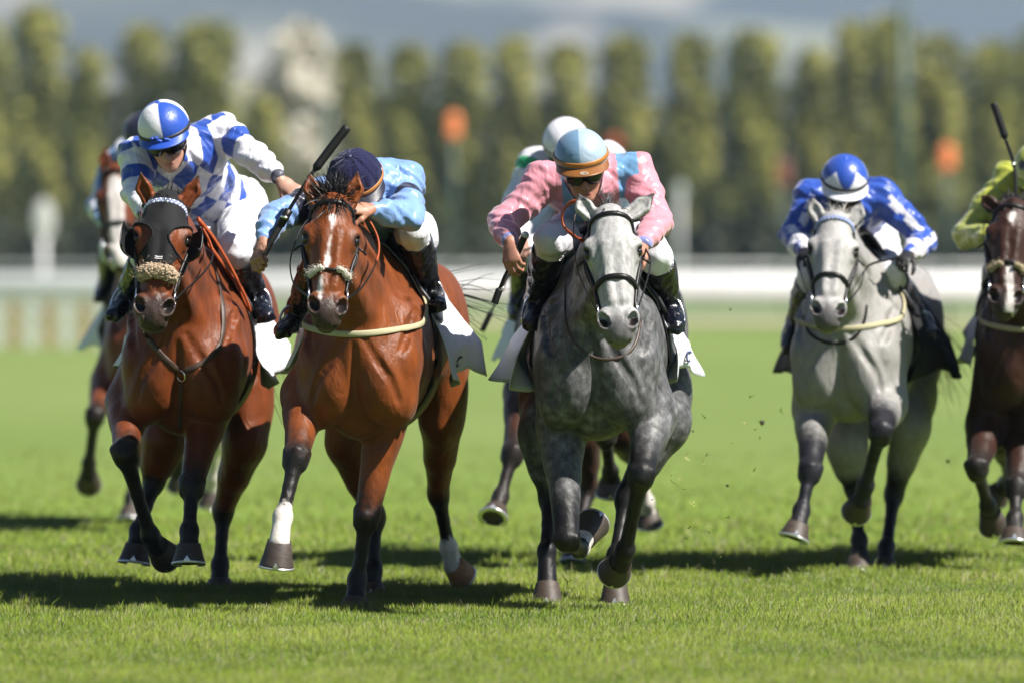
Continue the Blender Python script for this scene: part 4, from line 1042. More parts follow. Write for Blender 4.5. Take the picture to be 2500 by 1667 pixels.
def make_jockey(S, hd):
    y0 = hd['y0']; Q = lambda p: W(p[0], p[1], y0 + p[2])
    J = {k: Q(v) for k, v in S['j'].items()}
    f = nrm(S['f']); u = nrm(np.asarray(S['u'], float)); u = nrm(u - f * (u @ f)); r = np.cross(u, f)
    hc = J['head'] - u * S.get('ho', .060)
    g = J['pel']; vx = S.get('vox', .0055)
    jk = root('person', (g[0], g[1], hd['up'] + 1.1), S['label'], 'person', 'jockeys riding in the race')
    allp = np.array(list(J.values()) + [hc]); lo, hi = allp.min(0) - .22, allp.max(0) + .22
    nk = J['neck']; pel = J['pel']; wst = pel * .55 + nk * .45
    bodyax = nrm(nk - pel); lat = nrm(J['shR'] - J['shL'])
    hands = {}
    # ---- body: one continuous skin
    fd = Field(lo, hi, vx)
    add_face(fd, hc, r, f, u)
    fd.tube(nk, hc - f * .015 - u * .05, (.058, .062), (.054, .058), lat, .03)
    fd.tube(pel, nk - bodyax * .09, (.11, .075), (.11, .065), lat, .03)
    for q in 'LR':
        sg = -1 if q == 'L' else 1
        fd.tube(nk - bodyax * .03, J['sh' + q], .045, .045, lat, .02)
        fd.chain([J['sh' + q], J['el' + q], J['wr' + q]], [.047, .038, .026], lat, .02)
        hd_ = S.get('hand' + q)
        dv, bk, tq, cu = hd_ if hd_ else (J['wr' + q] - J['el' + q], (0, -.5, .8), -sg, 1.1)
        hands[q] = add_hand(fd, J['wr' + q] + nrm(dv) * .012, A(*dv), A(*bk), tq, cu, S.get('hs', 1.0))
        if 'kn' + q in J:
            fd.chain([pel + lat * sg * .09, J['kn' + q], J['kn' + q] * .7 + J['an' + q] * .3], [.075, .048, .040], lat, .03)
    V, F = fd.mesh()
    n2 = vnoise(V * 40, 9)
    col = np.tile(A(*S.get('skin', (.46, .24, .17))), (len(V), 1)) * (1 + .08 * n2)[:, None]
    lp = V - hc; la, lb, lc = lp @ r, lp @ f, lp @ u
    m = (np.abs(la) < .026) & (lb > .066) & (np.abs(lc + .080) < .016); m = (m * ss(.028, .016, np.abs(la)) * ss(.016, .006, np.abs(lc + .080)))[:, None]
    col = col * (1 - .55 * m) + A(.36, .10, .085) * .55 * m
    m = ((np.abs(lc + .025) < .06) & (lb > .04)) * ss(.02, .05, np.abs(la)) * ss(.07, .045, np.abs(la)) * .25; col = col * (1 - m[:, None]) + A(.50, .17, .12) * m[:, None]
    if S.get('hair'):
        m = ((lb < .02) & (lc < .03) & (lc > -.06) & (np.abs(la) < .09) & ((np.abs(la) < .066) | (lb < -.03)))[:, None]
        col = np.where(m, A(*S['hair']), col)
    if S.get('gloves'):
        for q in 'LR':
            m = (np.linalg.norm(V - hands[q], axis=1) < .085)[:, None]; col = np.where(m, A(*S['gloves']), col)
    mk('body', V, F, M_SKIN, jk, col)
    # ---- silk shirt
    fs = Field(lo, hi, max(.0048, vx * .9))
    fs.tube(pel - bodyax * .03, nk - bodyax * .05, (.152, .112), (.165, .118), lat, .03)
    fs.ell(nk * .8 + pel * .2, (.19, .125, .15), [lat, np.cross(bodyax, lat), bodyax], .05)
    for q in 'LR':
        sh, el, wr = J['sh' + q], J['el' + q], J['wr' + q]
        fs.tube(nk - bodyax * .02, sh, (.085, .085), (.076, .078), lat, .05)
        m1 = sh * .5 + el * .5
        fs.chain([sh, m1, el], [.082, .070, .062], lat, .03)
        fs.chain([el, el * .35 + wr * .65, wr - nrm(wr - el) * .012], [.062, .054, .036], lat, .02)
    fs.tube(nk - bodyax * .01, nk * (1 - S.get('collar', .65)) + (hc - u * .07 - f * .03) * S.get('collar', .65), (.085, .085), (.066, .068), lat, .03)
    fs.noise(.009, 5.5, 21, (1, 1, 1.6)); fs.noise(.0028, 15, 22)
    V, F = fs.mesh()
    ctx = dict(J=J, lat=lat, ax=bodyax, fr=np.cross(lat, bodyax), nk=nk, pel=pel)
    dL, tL = polydist(V, [J['shL'], J['elL'], J['wrL']]); dR, tR = polydist(V, [J['shR'], J['elR'], J['wrR']])
    dT, tT = polydist(V, [pel, nk]); dT = dT - .085
    ctx.update(t=np.where(dL < dR, tL, tR), arm=(np.minimum(dL, dR) < np.maximum(.02, dT)) & (np.minimum(dL, dR) < .12), left=dL < dR, tT=tT)
    ctx['arm'] &= (ctx['t'] > .05)
    mk('silk_shirt', V, F, M_SILK, jk, S['silk'](V, ctx))
    # ---- breeches
    fb = Field(lo, hi, max(.0075, vx))
    fb.ell(pel - bodyax * .03, (.165, .13, .15), [lat, np.cross(bodyax, lat), bodyax], 0)
    for q in 'LR':
        sg = -1 if q == 'L' else 1
        kn, an = J['kn' + q], J['an' + q]; hp = pel + lat * sg * .085 - bodyax * .03
        fb.chain([hp, hp * .45 + kn * .55, kn], [(.112, .115), (.088, .092), (.068, .070)], lat, .04)
        fb.tube(kn, kn * .72 + an * .28, (.068, .070), (.060, .064), lat, .02)
    fb.noise(.006, 12, 31)
    V, F = fb.mesh(); mk('breeches', V, F, S.get('breech', M_BREECH), jk)
    # ---- boots
    for q in 'LR':
        kn, an, to = J['kn' + q], J['an' + q], J['to' + q]
        fo = Field(np.minimum(np.minimum(kn, an), to) - .14, np.maximum(np.maximum(kn, an), to) + .14, max(.006, vx))
        t0 = kn * .84 + an * .16
        fo.chain([t0, kn * .6 + an * .4, kn * .3 + an * .7, an], [(.072, .074), (.071, .074), (.058, .061), (.046, .05)], lat, 0)
        fo.cut(t0, nrm(kn - an))
        fd_ = nrm(to - an); fo.ell(an, (.045, .047, .048), None, .02)
        fo.tube(an + A(0, 0, -.015), to + A(0, 0, -.005), (.042, .040), (.040, .028), lat, .02)
        fo.tube(an + A(0, .03, -.035), to + A(0, 0, -.025), (.036, .014), (.038, .012), lat, .008)
        fo.noise(.004, 16, 41)
        V, F = fo.mesh(); d, t = polydist(V, [kn, an, to])
        bt = S.get('boot', ((.005, .005, .006), (.005, .005, .006), .45))
        mm = ss(bt[2], bt[2] + .02, t)[:, None]
        bo = mk('boot', V, F, M_BOOT, jk, A(*bt[0]) * (1 - mm) + A(*bt[1]) * mm)
        # stirrup iron under the sole
        ms = MB(); c = an * .45 + to * .55 + A(0, 0, -.045)
        pts = [c + lat * .05 * math.cos(a) + A(0, .03, 0) * abs(math.sin(a)) + A(0, 0, .115) * max(0, math.sin(a)) for a in np.linspace(0, math.pi, 14)]
        ms.tube([c - lat * .05] + [c + lat * .05] + pts[1:], .006, 6)
        st = ms.build('stirrup', M_METAL, hd['root'])
        ml = MB(); ml.tube(curve([pts[7], hd['L']((-1 if q == 'L' else 1) * .27, .86, 1.38)], 6), .012, 6, flat=([lat] * 8, .3)) if False else None
    # ---- helmet
    cH = hc + u * S.get('ho', .060) - f * .006; rad = S.get('hrad', (.113, .130, .118))
    n, m_ = 96, 40
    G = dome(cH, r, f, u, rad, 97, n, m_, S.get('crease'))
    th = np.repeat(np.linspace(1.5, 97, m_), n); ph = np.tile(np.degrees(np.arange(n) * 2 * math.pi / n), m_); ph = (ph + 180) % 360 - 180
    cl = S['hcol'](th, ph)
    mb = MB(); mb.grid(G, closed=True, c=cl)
    ri = np.array([cH + (p - cH) * .90 for p in G[-1]]); mb.grid(np.array([G[-1], ri]), closed=True, c=cl[-1])
    mb.grid(dome(cH, r, f, u, [x * .9 for x in rad], 97, 48, 12), closed=True, c=A(.02, .02, .02))
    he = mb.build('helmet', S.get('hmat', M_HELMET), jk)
    # button on the crown
    mb = MB(); G = dome(cH + u * (rad[2] - .003), r, f, u, (.013, .013, .007), 95, 16, 6); mb.grid(G, closed=True); mb.build('button', mat('helmet_button_' + S['key'], tuple(S['button']), .5), he)
    for (t0, wd, cc, nm_) in S.get('bands', []):
        mb = MB(); pts = []; nn = []
        for j in range(61):
            a = 2 * math.pi * j / 60; t = R_(t0 + S.get('bandtilt', 0) * math.cos(a)); p = r * math.sin(a) * rad[0] * math.sin(t) + f * math.cos(a) * rad[1] * math.sin(t) + u * rad[2] * math.cos(t)
            pts.append(cH + p * 1.022); nn.append(nrm(p))
        mb.tube(pts, wd / 2, 8, flat=(nn, .25), cap=False); mb.build('band', mat('helmet_band_' + S['key'], cc, .5, bump=(80, .3, .002)), he)
    if S.get('peak'):
        pc, ln, drop = S['peak']
        for sh_, nm_ in ((0, 'peak'),):
            G = []
            for k in range(8):
                t = k / 7; row = []
                for j in range(31):
                    a = R_(-72 + 144 * j / 30); e = R_(94)
                    p = r * math.sin(a) * rad[0] * math.sin(e) + f * math.cos(a) * rad[1] * math.sin(e) + u * rad[2] * math.cos(e)
                    ext = ln * t * max(0, math.cos(a * 1.15)) ** .8
                    row.append(cH + p * 1.005 + f * ext * .95 + r * math.sin(a) * ext * .25 - u * (drop * t * math.cos(a) + .022 * t * math.sin(abs(a)) ** 2))
                G.append(row)
            mb = MB(); mb.grid(np.array(G)); mb.build('peak', mat('helmet_peak_' + S['key'], pc, .45, bump=(60, .25, .003)), he, solid=.004)
            if S.get('emblem'):
                mid = (np.array(G[5][15]) + np.array(G[4][15])) / 2; tx = nrm(np.array(G[5][17]) - np.array(G[5][13])); ty = nrm(np.array(G[3][15]) - np.array(G[7][15])); nz = np.cross(tx, ty)
                if nz @ f < 0: nz = -nz
                mid = mid + nz * .0045; mb = MB()
                mb.tube([mid + tx * .017 * math.cos(a) + ty * .0105 * math.sin(a) for a in np.linspace(0, 6.283, 28)], .0011, 5, cap=False)
                for gi, strokes in enumerate(([[(1, .8), (.3, 1), (0, .5), (.3, 0), (1, .15), (1, .5), (.6, .5)]], [[(0, 0), (0, 1), (.8, 1), (1, .75), (.8, .5), (0, .5)]], [[(0, 0), (.5, 1), (1, 0)], [(.22, .4), (.78, .4)]])):
                    for st_ in strokes: mb.tube([mid + tx * ((gi - 1) * .0088 - .0032 + .0064 * x) + ty * ((y - .5) * .0095) for x, y in st_], .0010, 5)
                mb.build('emblem', mat('emblem_thread', (.55, .50, .42), .5), he)
    if S.get('bow'):
        mb = MB(); rg = np.random.default_rng(3)
        for i in range(26):
            a = R_(rg.uniform(-22, 22)); e = R_(94 + rg.normal() * 3); p = cH + (r * math.sin(a) * rad[0] * math.sin(e) + f * math.cos(a) * rad[1] * math.sin(e) + u * rad[2] * math.cos(e)) * 1.07
            mb.grid(dome(p, r, f, u, (.010, .008, .007), 178, 8, 6), closed=True)
        mb.build('bow', mat('helmet_bow_' + S['key'], S['bow'], .45), he)
    # ---- goggles and chin strap
    if S.get('goggles', True):
        G = []
        for i in range(9):
            t = i / 8; row = []
            for j in range(37):
                a = R_(-84 + 168 * j / 36); nb_ = math.exp(-(a / .20) ** 2)
                lo_ = -.030 + .022 * nb_ + .010 * ss(.9, 1.45, abs(a)); hi_ = .022 - .008 * ss(.9, 1.4, abs(a)); z = lo_ + (hi_ - lo_) * t
                bul = 1 + .05 * math.sin(math.pi * t)
                row.append(hc + r * math.sin(a) * .084 * bul + f * (math.cos(a) * .104 * bul + .004) + u * z)
            G.append(row)
        mb = MB(); mb.grid(np.array(G)); mb.build('goggles', M_GLASS, jk, solid=.005)
    mb = MB()
    for q in (-1, 1):
        mb.tube(curve([hc + r * q * .082 + f * .02 + u * .0, hc + r * q * .075 + f * .018 - u * .05, hc + r * q * .045 + f * .045 - u * .105, hc + f * .062 - u * .128], 14), .0075, 6, flat=([r * q] * 15, .35))
        mb.tube(curve([hc + r * q * .083 - f * .03 + u * .01, hc + r * q * .080 - f * .005 - u * .04, hc + r * q * .072 + f * .02 - u * .06], 12), .006, 6, flat=([r * q] * 13, .35))
    mb.build('chin_strap', M_LEATHER, he)
    return dict(root=jk, J=J, hands=hands, hc=hc, r=r, f=f, u=u, lat=lat)

def make_whip(pts, label, flap=.22, knob=None, rad=(.011, .0055, .014)):
    """padded whip: grip, thin shaft, flat padded end"""
    P = curve(pts, 40); n = len(P); rt = root('whip', P[0], label, 'whip', 'whips held by the jockeys')
    i1 = int(n * .40); i2 = int(n * (1 - flap))
    mb = MB(); mb.tube(P[:i1 + 1], np.linspace(rad[0], rad[0] * .8, i1 + 1), 10); mb.build('grip', mat('whip_grip', (.005, .005, .005), .7, bump=(200, .5, .002)), rt)
    mb = MB(); mb.tube(P[i1:i2 + 1], rad[1], 8); mb.tube(P[i1 - 1:i1 + 2], rad[0] * 1.05, 10); mb.build('shaft', M_LEATHER, rt)
    mb = MB(); k = n - i2; rr = np.full(k, rad[2]); rr[0] *= .5; mb.tube(P[i2:], rr, 10); mb.build('padded_flap', mat('whip_flap', (.005, .005, .005), .6, spec=.3), rt)
    mb = MB(); mb.tube([P[i1] - nrm(P[1] - P[0]) * .004, P[i1] + nrm(P[1] - P[0]) * .006], rad[0] * 1.15, 10); mb.build('collar', M_METAL, rt)
    if knob:
        mb = MB(); c = P[0] - nrm(P[1] - P[0]) * .004; ax = perp((1, 0, 0), nrm(P[1] - P[0])); mb.grid(dome(c, A(1, 0, 0), A(0, 1, 0), A(0, 0, 1), (knob, knob, knob), 178, 16, 12), closed=True); mb.build('knob', mat('whip_knob', (.35, .35, .36), .35), rt)
    return rt
# ------------------------------------------------------------------ riders of this race
WHT, RBL, LBL, NVY = A(.62, .61, .66), A(.013, .056, .32), A(.150, .275, .56), A(.005, .006, .022)
PNK, GRN, YEL, BLK3 = A(.52, .21, .26), A(.010, .28, .11), A(.31, .34, .040), A(.012, .012, .014)
def sel(*pairs, base):
    out = np.array(base, float).copy()
    for m, c in pairs: out = np.where(m[:, None], c, out)
    return out
def loc3(V, c):
    d = V - c['pel']; return d @ c['lat'], d @ c['ax'], d @ c['fr']
def silk1(V, c):
    a, b, f = loc3(V, c); s = .125
    ck = (np.floor((a * 1.0 + b * .75) / s) + np.floor((a * 1.0 - b * .75) / s)) % 2 == 0
    base = np.where(ck[:, None], RBL, WHT)
    t = c['t']; band = (t > .52) & (t < .80)
    return sel((c['arm'] & (t > .12), WHT), (c['arm'] & band, RBL), (c['arm'] & (t > 1.93), A(.05, .05, .07)), base=base)
def silk2(V, c):
    t = c['t']; base = np.tile(LBL * A(1.05, 1.0, .98), (len(V), 1))
    return sel((c['arm'] & ~c['left'] & (t > .42) & (t < .60), NVY), (c['arm'] & c['left'] & (t > .10) & (t < .72), NVY), base=base)
def silk3(V, c):
    a, b, f = loc3(V, c); t = c['t']; base = np.tile(PNK, (len(V), 1))
    br = (np.abs(a) > .075) & (np.abs(a) < .165) & ~(c['arm'] & (t > .22))
    return sel((br, A(.12, .27, .46)), (c['arm'] & (t > 1.95), A(.17, .19, .40)), base=base)
def silk4(V, c):
    t = c['t']; base = np.tile(RBL, (len(V), 1)); J = c['J']; phi = np.zeros(len(V))
    for q in 'LR':
        pts = [J['sh' + q], J['el' + q], J['wr' + q]]
        for i in (0, 1):
            d = nrm(pts[i + 1] - pts[i]); pr = nrm(np.cross(d, A(0, 1, 0))); m = ((c['left'] if q == 'L' else ~c['left']) & ((t < 1) if i == 0 else (t >= 1)))
            phi = np.where(m, ((V - pts[i]) @ pr) / .06, phi)
    dm = np.abs(((t * 3.0) % 1) - .5) * 2 + np.abs(phi) / .55
    wh = c['arm'] & (t > .12) & (phi > -.15) & (phi < .55) & (dm > .45)
    return sel((wh, WHT), (c['arm'] & (t > 1.55) & (t < 1.82), WHT), base=base)
def silk5(V, c):
    a, b, f = loc3(V, c); return np.where(((V[:, 0] * 14) % 1 > .5)[:, None], LBL, WHT)
def silk6(V, c):
    t = c['t']; return sel((c['arm'] & (t > .0) & (t < .32), GRN), (c['arm'] & (t > 1.1) & (t < 1.25), A(.3, .3, .6)), base=np.tile(WHT, (len(V), 1)))
def silk7(V, c): return np.tile(YEL, (len(V), 1))
def HC(fn): return lambda th, ph: fn(th, ph)
def two(m, a, b): return np.where(m[:, None], a, b)
RIDERS = {
 'h1': dict(key='r1', label='jockey in blue and white diamond checked silks reaching one arm out to the side', silk=silk1,
   f=(-.06, -.90, -.42), u=(-.20, -.38, .90), hcol=HC(lambda th, ph: two(((ph < 4) & (ph > -90)) | (ph > 92), WHT, RBL * 1.1)), button=(.013, .06, .34),
   bands=[(91, .022, (.012, .012, .012), 'band')], bandtilt=2, peak=((.013, .06, .36), .050, .020), bow=(.013, .06, .36), skin=(.36, .20, .145), hair=(.05, .025, .015),
   j=dict(head=(400, 312, .26), neck=(428, 378, .50), pel=(548, 520, 1.10), shL=(336, 380, .46), elL=(335, 470, .32), wrL=(354, 522, .10), shR=(535, 322, .60), elR=(612, 374, .42), wrR=(682, 440, .18),
          knL=(362, 625, .50), anL=(310, 720, .80), toL=(278, 765, .58), knR=(572, 610, .42), anR=(626, 720, .72), toR=(648, 768, .55)),
   handL=((.3, -.9, -.3), (-.3, -.3, .9), -1, 1.1), handR=((.75, -.35, -.55), (-.1, -.75, .65), 1, .75), boot=((.012, .012, .015), (.005, .006, .012), .34)),
 'h2': dict(key='r2', hmat=M_VELVET, ho=.038, collar=.88, hrad=(.118, .135, .120), label='jockey in light blue silks with head down under a navy velvet cap', silk=silk2,
   f=(.10, -.80, -.60), u=(-.22, -.52, .80), hcol=HC(lambda th, ph: np.tile(A(.008, .009, .040), (len(th), 1))), button=(.016, .017, .055), crease=lambda ph, th: .045 * abs(math.sin(ph * 4)) ** .5 * min(1, th * 1.2) * (1 if th < 1.45 else .3) - .03 + .012 * math.sin(ph * 11 + th * 6),
   bands=[(88, .020, (.34, .13, .025), 'band')], peak=((.014, .014, .03), .055, .03), skin=(.33, .16, .105),
   j=dict(head=(868, 437, .02), neck=(905, 450, .28), pel=(958, 585, .98), shL=(790, 482, .22), elL=(672, 530, .02), wrL=(642, 588, -.18), shR=(982, 450, .36), elR=(1000, 528, .06), wrR=(908, 512, -.12),
          knL=(795, 600, .42), anL=(722, 768, .78), toL=(688, 806, .60), knR=(1006, 562, .36), anR=(1050, 705, .68), toR=(1068, 742, .52)),
   handL=((-.25, -.5, -.75), (-.75, -.55, .2), 1, 1.25), handR=((-.75, -.5, .05), (.1, -.7, .7), -1, 1.1), boot=((.009, .009, .010), (.004, .004, .005), .42)),
 'h3': dict(key='r3', label='jockey in pink and light blue satin silks wearing dark goggles and a pale blue helmet', silk=silk3,
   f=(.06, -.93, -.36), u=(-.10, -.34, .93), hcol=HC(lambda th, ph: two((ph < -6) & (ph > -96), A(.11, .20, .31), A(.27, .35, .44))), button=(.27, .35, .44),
   bands=[(84, .022, (.32, .125, .022), 'band')], bandtilt=2, peak=((.19, .070, .015), .060, .014), emblem=True, skin=(.31, .145, .10), hair=(.12, .08, .05),
   j=dict(head=(1419, 384, .10), neck=(1442, 440, .42), pel=(1470, 548, 1.05), shL=(1330, 442, .44), elL=(1228, 545, .36), wrL=(1244, 590, .12), shR=(1553, 422, .44), elR=(1606, 545, .26), wrR=(1570, 598, -.02),
          knL=(1346, 588, .34), anL=(1308, 730, .62), toL=(1296, 785, .48), knR=(1600, 625, .44), anR=(1634, 735, .72), toR=(1650, 795, .56)),
   handL=((.15, -.5, -.85), (-.55, -.75, .35), 1, .85), handR=((-.4, -.8, -.3), (.3, -.4, .85), -1, 1.1), boot=((.006, .006, .007), (.004, .005, .010), .5)),
 'h4': dict(key='r4', vox=.008, label='jockey in royal blue silks with white sleeve markings and a blue and white helmet', silk=silk4,
   f=(.02, -.86, -.50), u=(.02, -.48, .87), hcol=HC(lambda th, ph: two(th > 44 + 46 * np.abs(((ph + 0) % 72) - 36) / 36, WHT, RBL)), button=(.02, .08, .5),
   bands=[(84, .016, (.015, .015, .02), 'band')], peak=((.6, .6, .64), .045, .015), skin=(.20, .09, .07), gloves=(.012, .012, .012),
   j=dict(head=(2062, 440, .24), neck=(2066, 490, .48), pel=(2090, 560, 1.1), shL=(1978, 482, .5), elL=(1937, 578, .40), wrL=(1966, 612, .12), shR=(2152, 478, .5), elR=(2256, 588, .46), wrR=(2218, 622, .2),
          knL=(1985, 670, .46), anL=(1943, 785, .85), toL=(1925, 845, .68), knR=(2172, 668, .5), anR=(2240, 778, .86), toR=(2275, 812, .70)), boot=((.05, .05, .06), (.012, .012, .014), .30)),
 'h5': dict(key='r5', vox=.011, label='jockey in pale blue striped silks with a navy helmet behind the checked rider', silk=silk5,
   f=(0, -.8, -.6), u=(0, -.6, .8), hcol=HC(lambda th, ph: np.tile(NVY, (len(th), 1))), button=(.01, .012, .045), skin=(.3, .16, .11), hrad=(.11, .125, .112),
   j=dict(head=(348, 326, .3), neck=(345, 372, .5), pel=(370, 480, 1.1), shL=(278, 410, .5), elL=(240, 505, .38), wrL=(262, 545, .1), shR=(395, 405, .5), elR=(420, 500, .4), wrR=(340, 530, .1),
          knL=(275, 610, .46), anL=(262, 690, .85), toL=(245, 725, .7), knR=(430, 600, .5), anR=(450, 690, .86), toR=(460, 720, .7))),
 'h6': dict(key='r6', vox=.010, label='jockey in white silks with green shoulders and a white helmet behind the pink rider', silk=silk6,
   f=(0, -.8, -.6), u=(-.05, -.6, .8), hcol=HC(lambda th, ph: np.tile(WHT, (len(th), 1))), button=(.6, .6, .64), bands=[(88, .022, (.3, .25, .21), 'band')], skin=(.30, .16, .12),
   j=dict(head=(1382, 350, .3), neck=(1395, 400, .5), pel=(1415, 520, 1.1), shL=(1305, 398, .5), elL=(1258, 500, .42), wrL=(1272, 585, .1), shR=(1487, 388, .5), elR=(1530, 500, .4), wrR=(1450, 540, .1),
          knL=(1290, 620, .46), anL=(1268, 720, .85), toL=(1262, 765, .7), knR=(1500, 620, .5), anR=(1515, 720, .86), toR=(1525, 760, .7))),
 'h7': dict(key='r7', vox=.009, label='jockey in lime yellow silks and a yellow helmet with dark spots', silk=silk7,
   f=(-.05, -.8, -.6), u=(0, -.6, .8), hcol=HC(lambda th, ph: two((np.hypot((ph + 52) * .8, th - 60) < 11) | (np.hypot((ph - 20) * .8, th - 50) < 11), BLK3, YEL)), button=(.31, .34, .04), peak=((.31, .34, .04), .045, .015), skin=(.35, .18, .13),
   j=dict(head=(2532, 410, .25), neck=(2535, 470, .48), pel=(2540, 560, 1.1), shL=(2462, 440, .46), elL=(2358, 575, .40), wrL=(2440, 585, .10), shR=(2600, 450, .5), elR=(2620, 540, .4), wrR=(2500, 492, -.05),
          knL=(2440, 640, .46), anL=(2415, 760, .85), toL=(2405, 800, .7), knR=(2610, 640, .5), anR=(2630, 750, .86), toR=(2640, 790, .7)), gloves=(.012, .012, .012)),
}
def pick(hd, pts, off=.006):
    """points of the horse's own surface under measured points"""
    fd = hd['field']; out = []; nn = []
    for px, py in pts:
        ys = np.arange(hd['y0'] - 1.0, hd['y0'] + 1.9, fd.h * .5); D = ys - CAMY
        P = np.stack([(px - 1250) * D / FPX, ys, CAMZ - (py - HOR) * D / FPX], 1)
        ins = ((P >= fd.lo) & (P <= fd.lo + fd.h * (np.array(fd.F.shape) - 1))).all(1)
        v = np.where(ins, fd.sample(P), 1.0); i = int(np.argmax(v < 0)) if (v < 0).any() else len(ys) // 2
        n = fd.grad(P[i:i + 1])[0]; out.append(P[i] + n * off); nn.append(n)
    return np.array(out), np.array(nn)
def strap_on(hd, pts, width, m, name, n=40, thick=.004, parent=None):
    px = curve([A(p[0], p[1], 0) for p in pts], n); P, N = pick(hd, px[:, :2]); P = smooth_line(P, 6); mb = MB(); ribbon(mb, P, N, width, thick); return mb.build(name, m, parent or hd['root'])

def hood(hd):
    """black stretch hood with eye openings and cups"""
    n, m = 70, 110; P0 = []; aa = np.linspace(-.015, .345, n); gg = np.linspace(-112, 112, m)
    O = []; Dv = []
    for a in aa:
        for g in gg:
            O.append(hd['H'](0, np.interp(a, [0, .2, .35, .5], [-.02, -.045, -.03, -.02]), a)); Dv.append(hd['HN'] * math.cos(R_(g)) + hd['HS'] * math.sin(R_(g)))
    P, N = hd['field'].hit(np.array(O), np.array(Dv), .5, .005)
    def keep(i, j):
        a, g = aa[i], gg[j]
        for q in (-1, 1):
            e = ((a - .224) / .066) ** 2 + ((g * q - 56) / 42) ** 2
            if e < 1: return False
            if a < .03 and abs(g * q - 70) < 40 : return False
        return a < .345 - .085 * min(1, max(0, (abs(g) - 25) / 30)) or abs(g) < 30 or abs(g) > 75
    mb = MB(); mb.grid(P.reshape(n, m, 3), keep=keep); ho = mb.build('hood', M_BLACKCLOTH, hd['root'], solid=.004)
    for q in (-1, 1):
        rim, rn = headline(hd, [(.224 + .067 * math.sin(t), q * (56 + 43 * math.cos(t))) for t in np.linspace(0, 2 * math.pi, 25)], 72, .008)
        mb = MB(); mb.tube(smooth_line(rim), .0048, 8, cap=False); mb.build('eye_rim', M_BLACKCLOTH, ho)
        G = []
        for i in range(17):
            t = -1 + 2 * i / 16; row = []
            for j in range(15):
                x = j / 14; g = R_(100 * x); sh = 1 - .22 * x ** 3
                row.append(hd['H'](q * (.074 + .084 * math.sin(g) * (1 - .12 * t ** 4)), -.035 + .078 * (1 - math.cos(g)) + .030 * t ** 6, .228 + .066 * t * sh - .010 * x))
            G.append(row)
        mb = MB(); mb.grid(np.array(G)); mb.build('blinker_cup', mat('blinker_shell', (.012, .012, .013), .45, bump=(80, .2, .003)), ho, solid=.005)
    P, N = headline(hd, [(.318, -9), (.318, 9)], 8, .0075); mb = MB()
    for k in (0, 1): ribbon(mb, P + hd['HA'] * k * .009, N, .0045, .001)
    mb.build('label_patch', mat('hood_label', (.6, .6, .6), .6), ho)
    return ho

JJ = {}
for key_, S_ in RIDERS.items(): JJ[key_] = make_jockey(S_, HH[key_])

# ------------------------------------------------------------------ tack of each horse
def QQ(key, *pts): return [W(p[0], p[1], HH[key]['y0'] + p[2]) for p in pts]
h = HH['h1']; hood(h); make_bridle(h, noseband=None, browcol=(A(.58, .59, .66), A(.16, .20, .38)))
make_fleece(h, .385, 2, (.34, .26, .185), 1.1)
strap_on(h, [(524, 655), (544, 758), (537, 842), (495, 885), (452, 905)], .026, M_BROWN, 'breastplate')
strap_on(h, [(437, 905), (400, 872), (372, 838), (350, 800), (348, 760)], .026, M_BROWN, 'breastplate')
strap_on(h, [(445, 928), (443, 960), (440, 1000), (438, 1040)], .018, M_BROWN, 'breastplate')
P_, N_ = pick(h, [(445, 916)], .008); mb = MB(); ring(mb, P_[0], N_[0], .024, .0035); mb.build('breastplate_ring', M_METAL, h['root'])
make_saddle(h, .60, 1.24, (.26, .32), 26, 1)
rein(h, [bitpos(h, 1)] + QQ('h1', (498, 665, -.35), (519, 628, -.15), (512, 592, .0), (482, 535, .08)), (.62, 1.0))
rein(h, [bitpos(h, -1)] + QQ('h1', (330, 650, -.3), (335, 560, -.05), (345, 520, .06)))
rein(h, QQ('h1', (484, 534, .02), (522, 582, .10), (562, 650, .20), (596, 718, .30), (611, 758, .36), (600, 742, .36), (575, 690, .28), (540, 640, .16), (508, 596, .04)), (.0, 1.0), name='rein_loop', gr=.012)
h = HH['h2']; make_bridle(h, noseband=.375, nosew=.014)
make_fleece(h, .372, 1, (.50, .475, .42), .75, gap=.16)
chest_band(h, 1.165, 1.34, .027, M_CREAM)
make_saddle(h, .58, 1.26, (.26, .31), 40, 2, mark=True)
rein(h, [bitpos(h, 1)] + QQ('h2', (885, 700, -.42), (919, 640, -.22), (924, 592, -.14), (905, 545, -.12), (876, 514, -.12)), (.42, 1.0))
rein(h, [bitpos(h, -1)] + QQ('h2', (716, 690, -.4), (712, 620, -.2), (760, 530, -.05), (860, 512, -.1)))
h = HH['h3']; make_bridle(h, noseband=.345, nosew=.026)
strap_on(h, [(1382, 700), (1380, 760), (1390, 815), (1425, 862), (1478, 880), (1535, 866), (1556, 825), (1562, 782)], .014, M_BROWN, 'neck_strap')
make_saddle(h, .56, 1.20, (.34, .30), 36, 3, mark=True)
rein(h, [bitpos(h, 1)] + QQ('h3', (1578, 690, -.4), (1588, 640, -.2), (1575, 605, -.05)))
rein(h, QQ('h3', (1425, 492, -.30), (1392, 496, -.26), (1373, 522, -.22), (1378, 556, -.22), (1410, 582, -.28), (1440, 592, -.2)), (.0, 1.0), name='rein_loop', gr=.010)
rein(h, [bitpos(h, -1)] + QQ('h3', (1425, 700, -.42), (1408, 650, -.36), (1400, 585, -.32), (1405, 525, -.28), (1430, 500, -.2)), None, m=M_BROWN)
h = HH['h4']; make_bridle(h, noseband=.36, nosew=.024, browcol=(A(.33, .38, .52), A(.14, .20, .42)))
chest_band(h, 1.16, 1.36, .026, M_CREAM)
strap_on(h, [(1962, 770), (1972, 808), (2000, 830), (2041, 840), (2085, 826), (2108, 790), (2114, 745)], .016, M_LEATHER, 'neck_strap')
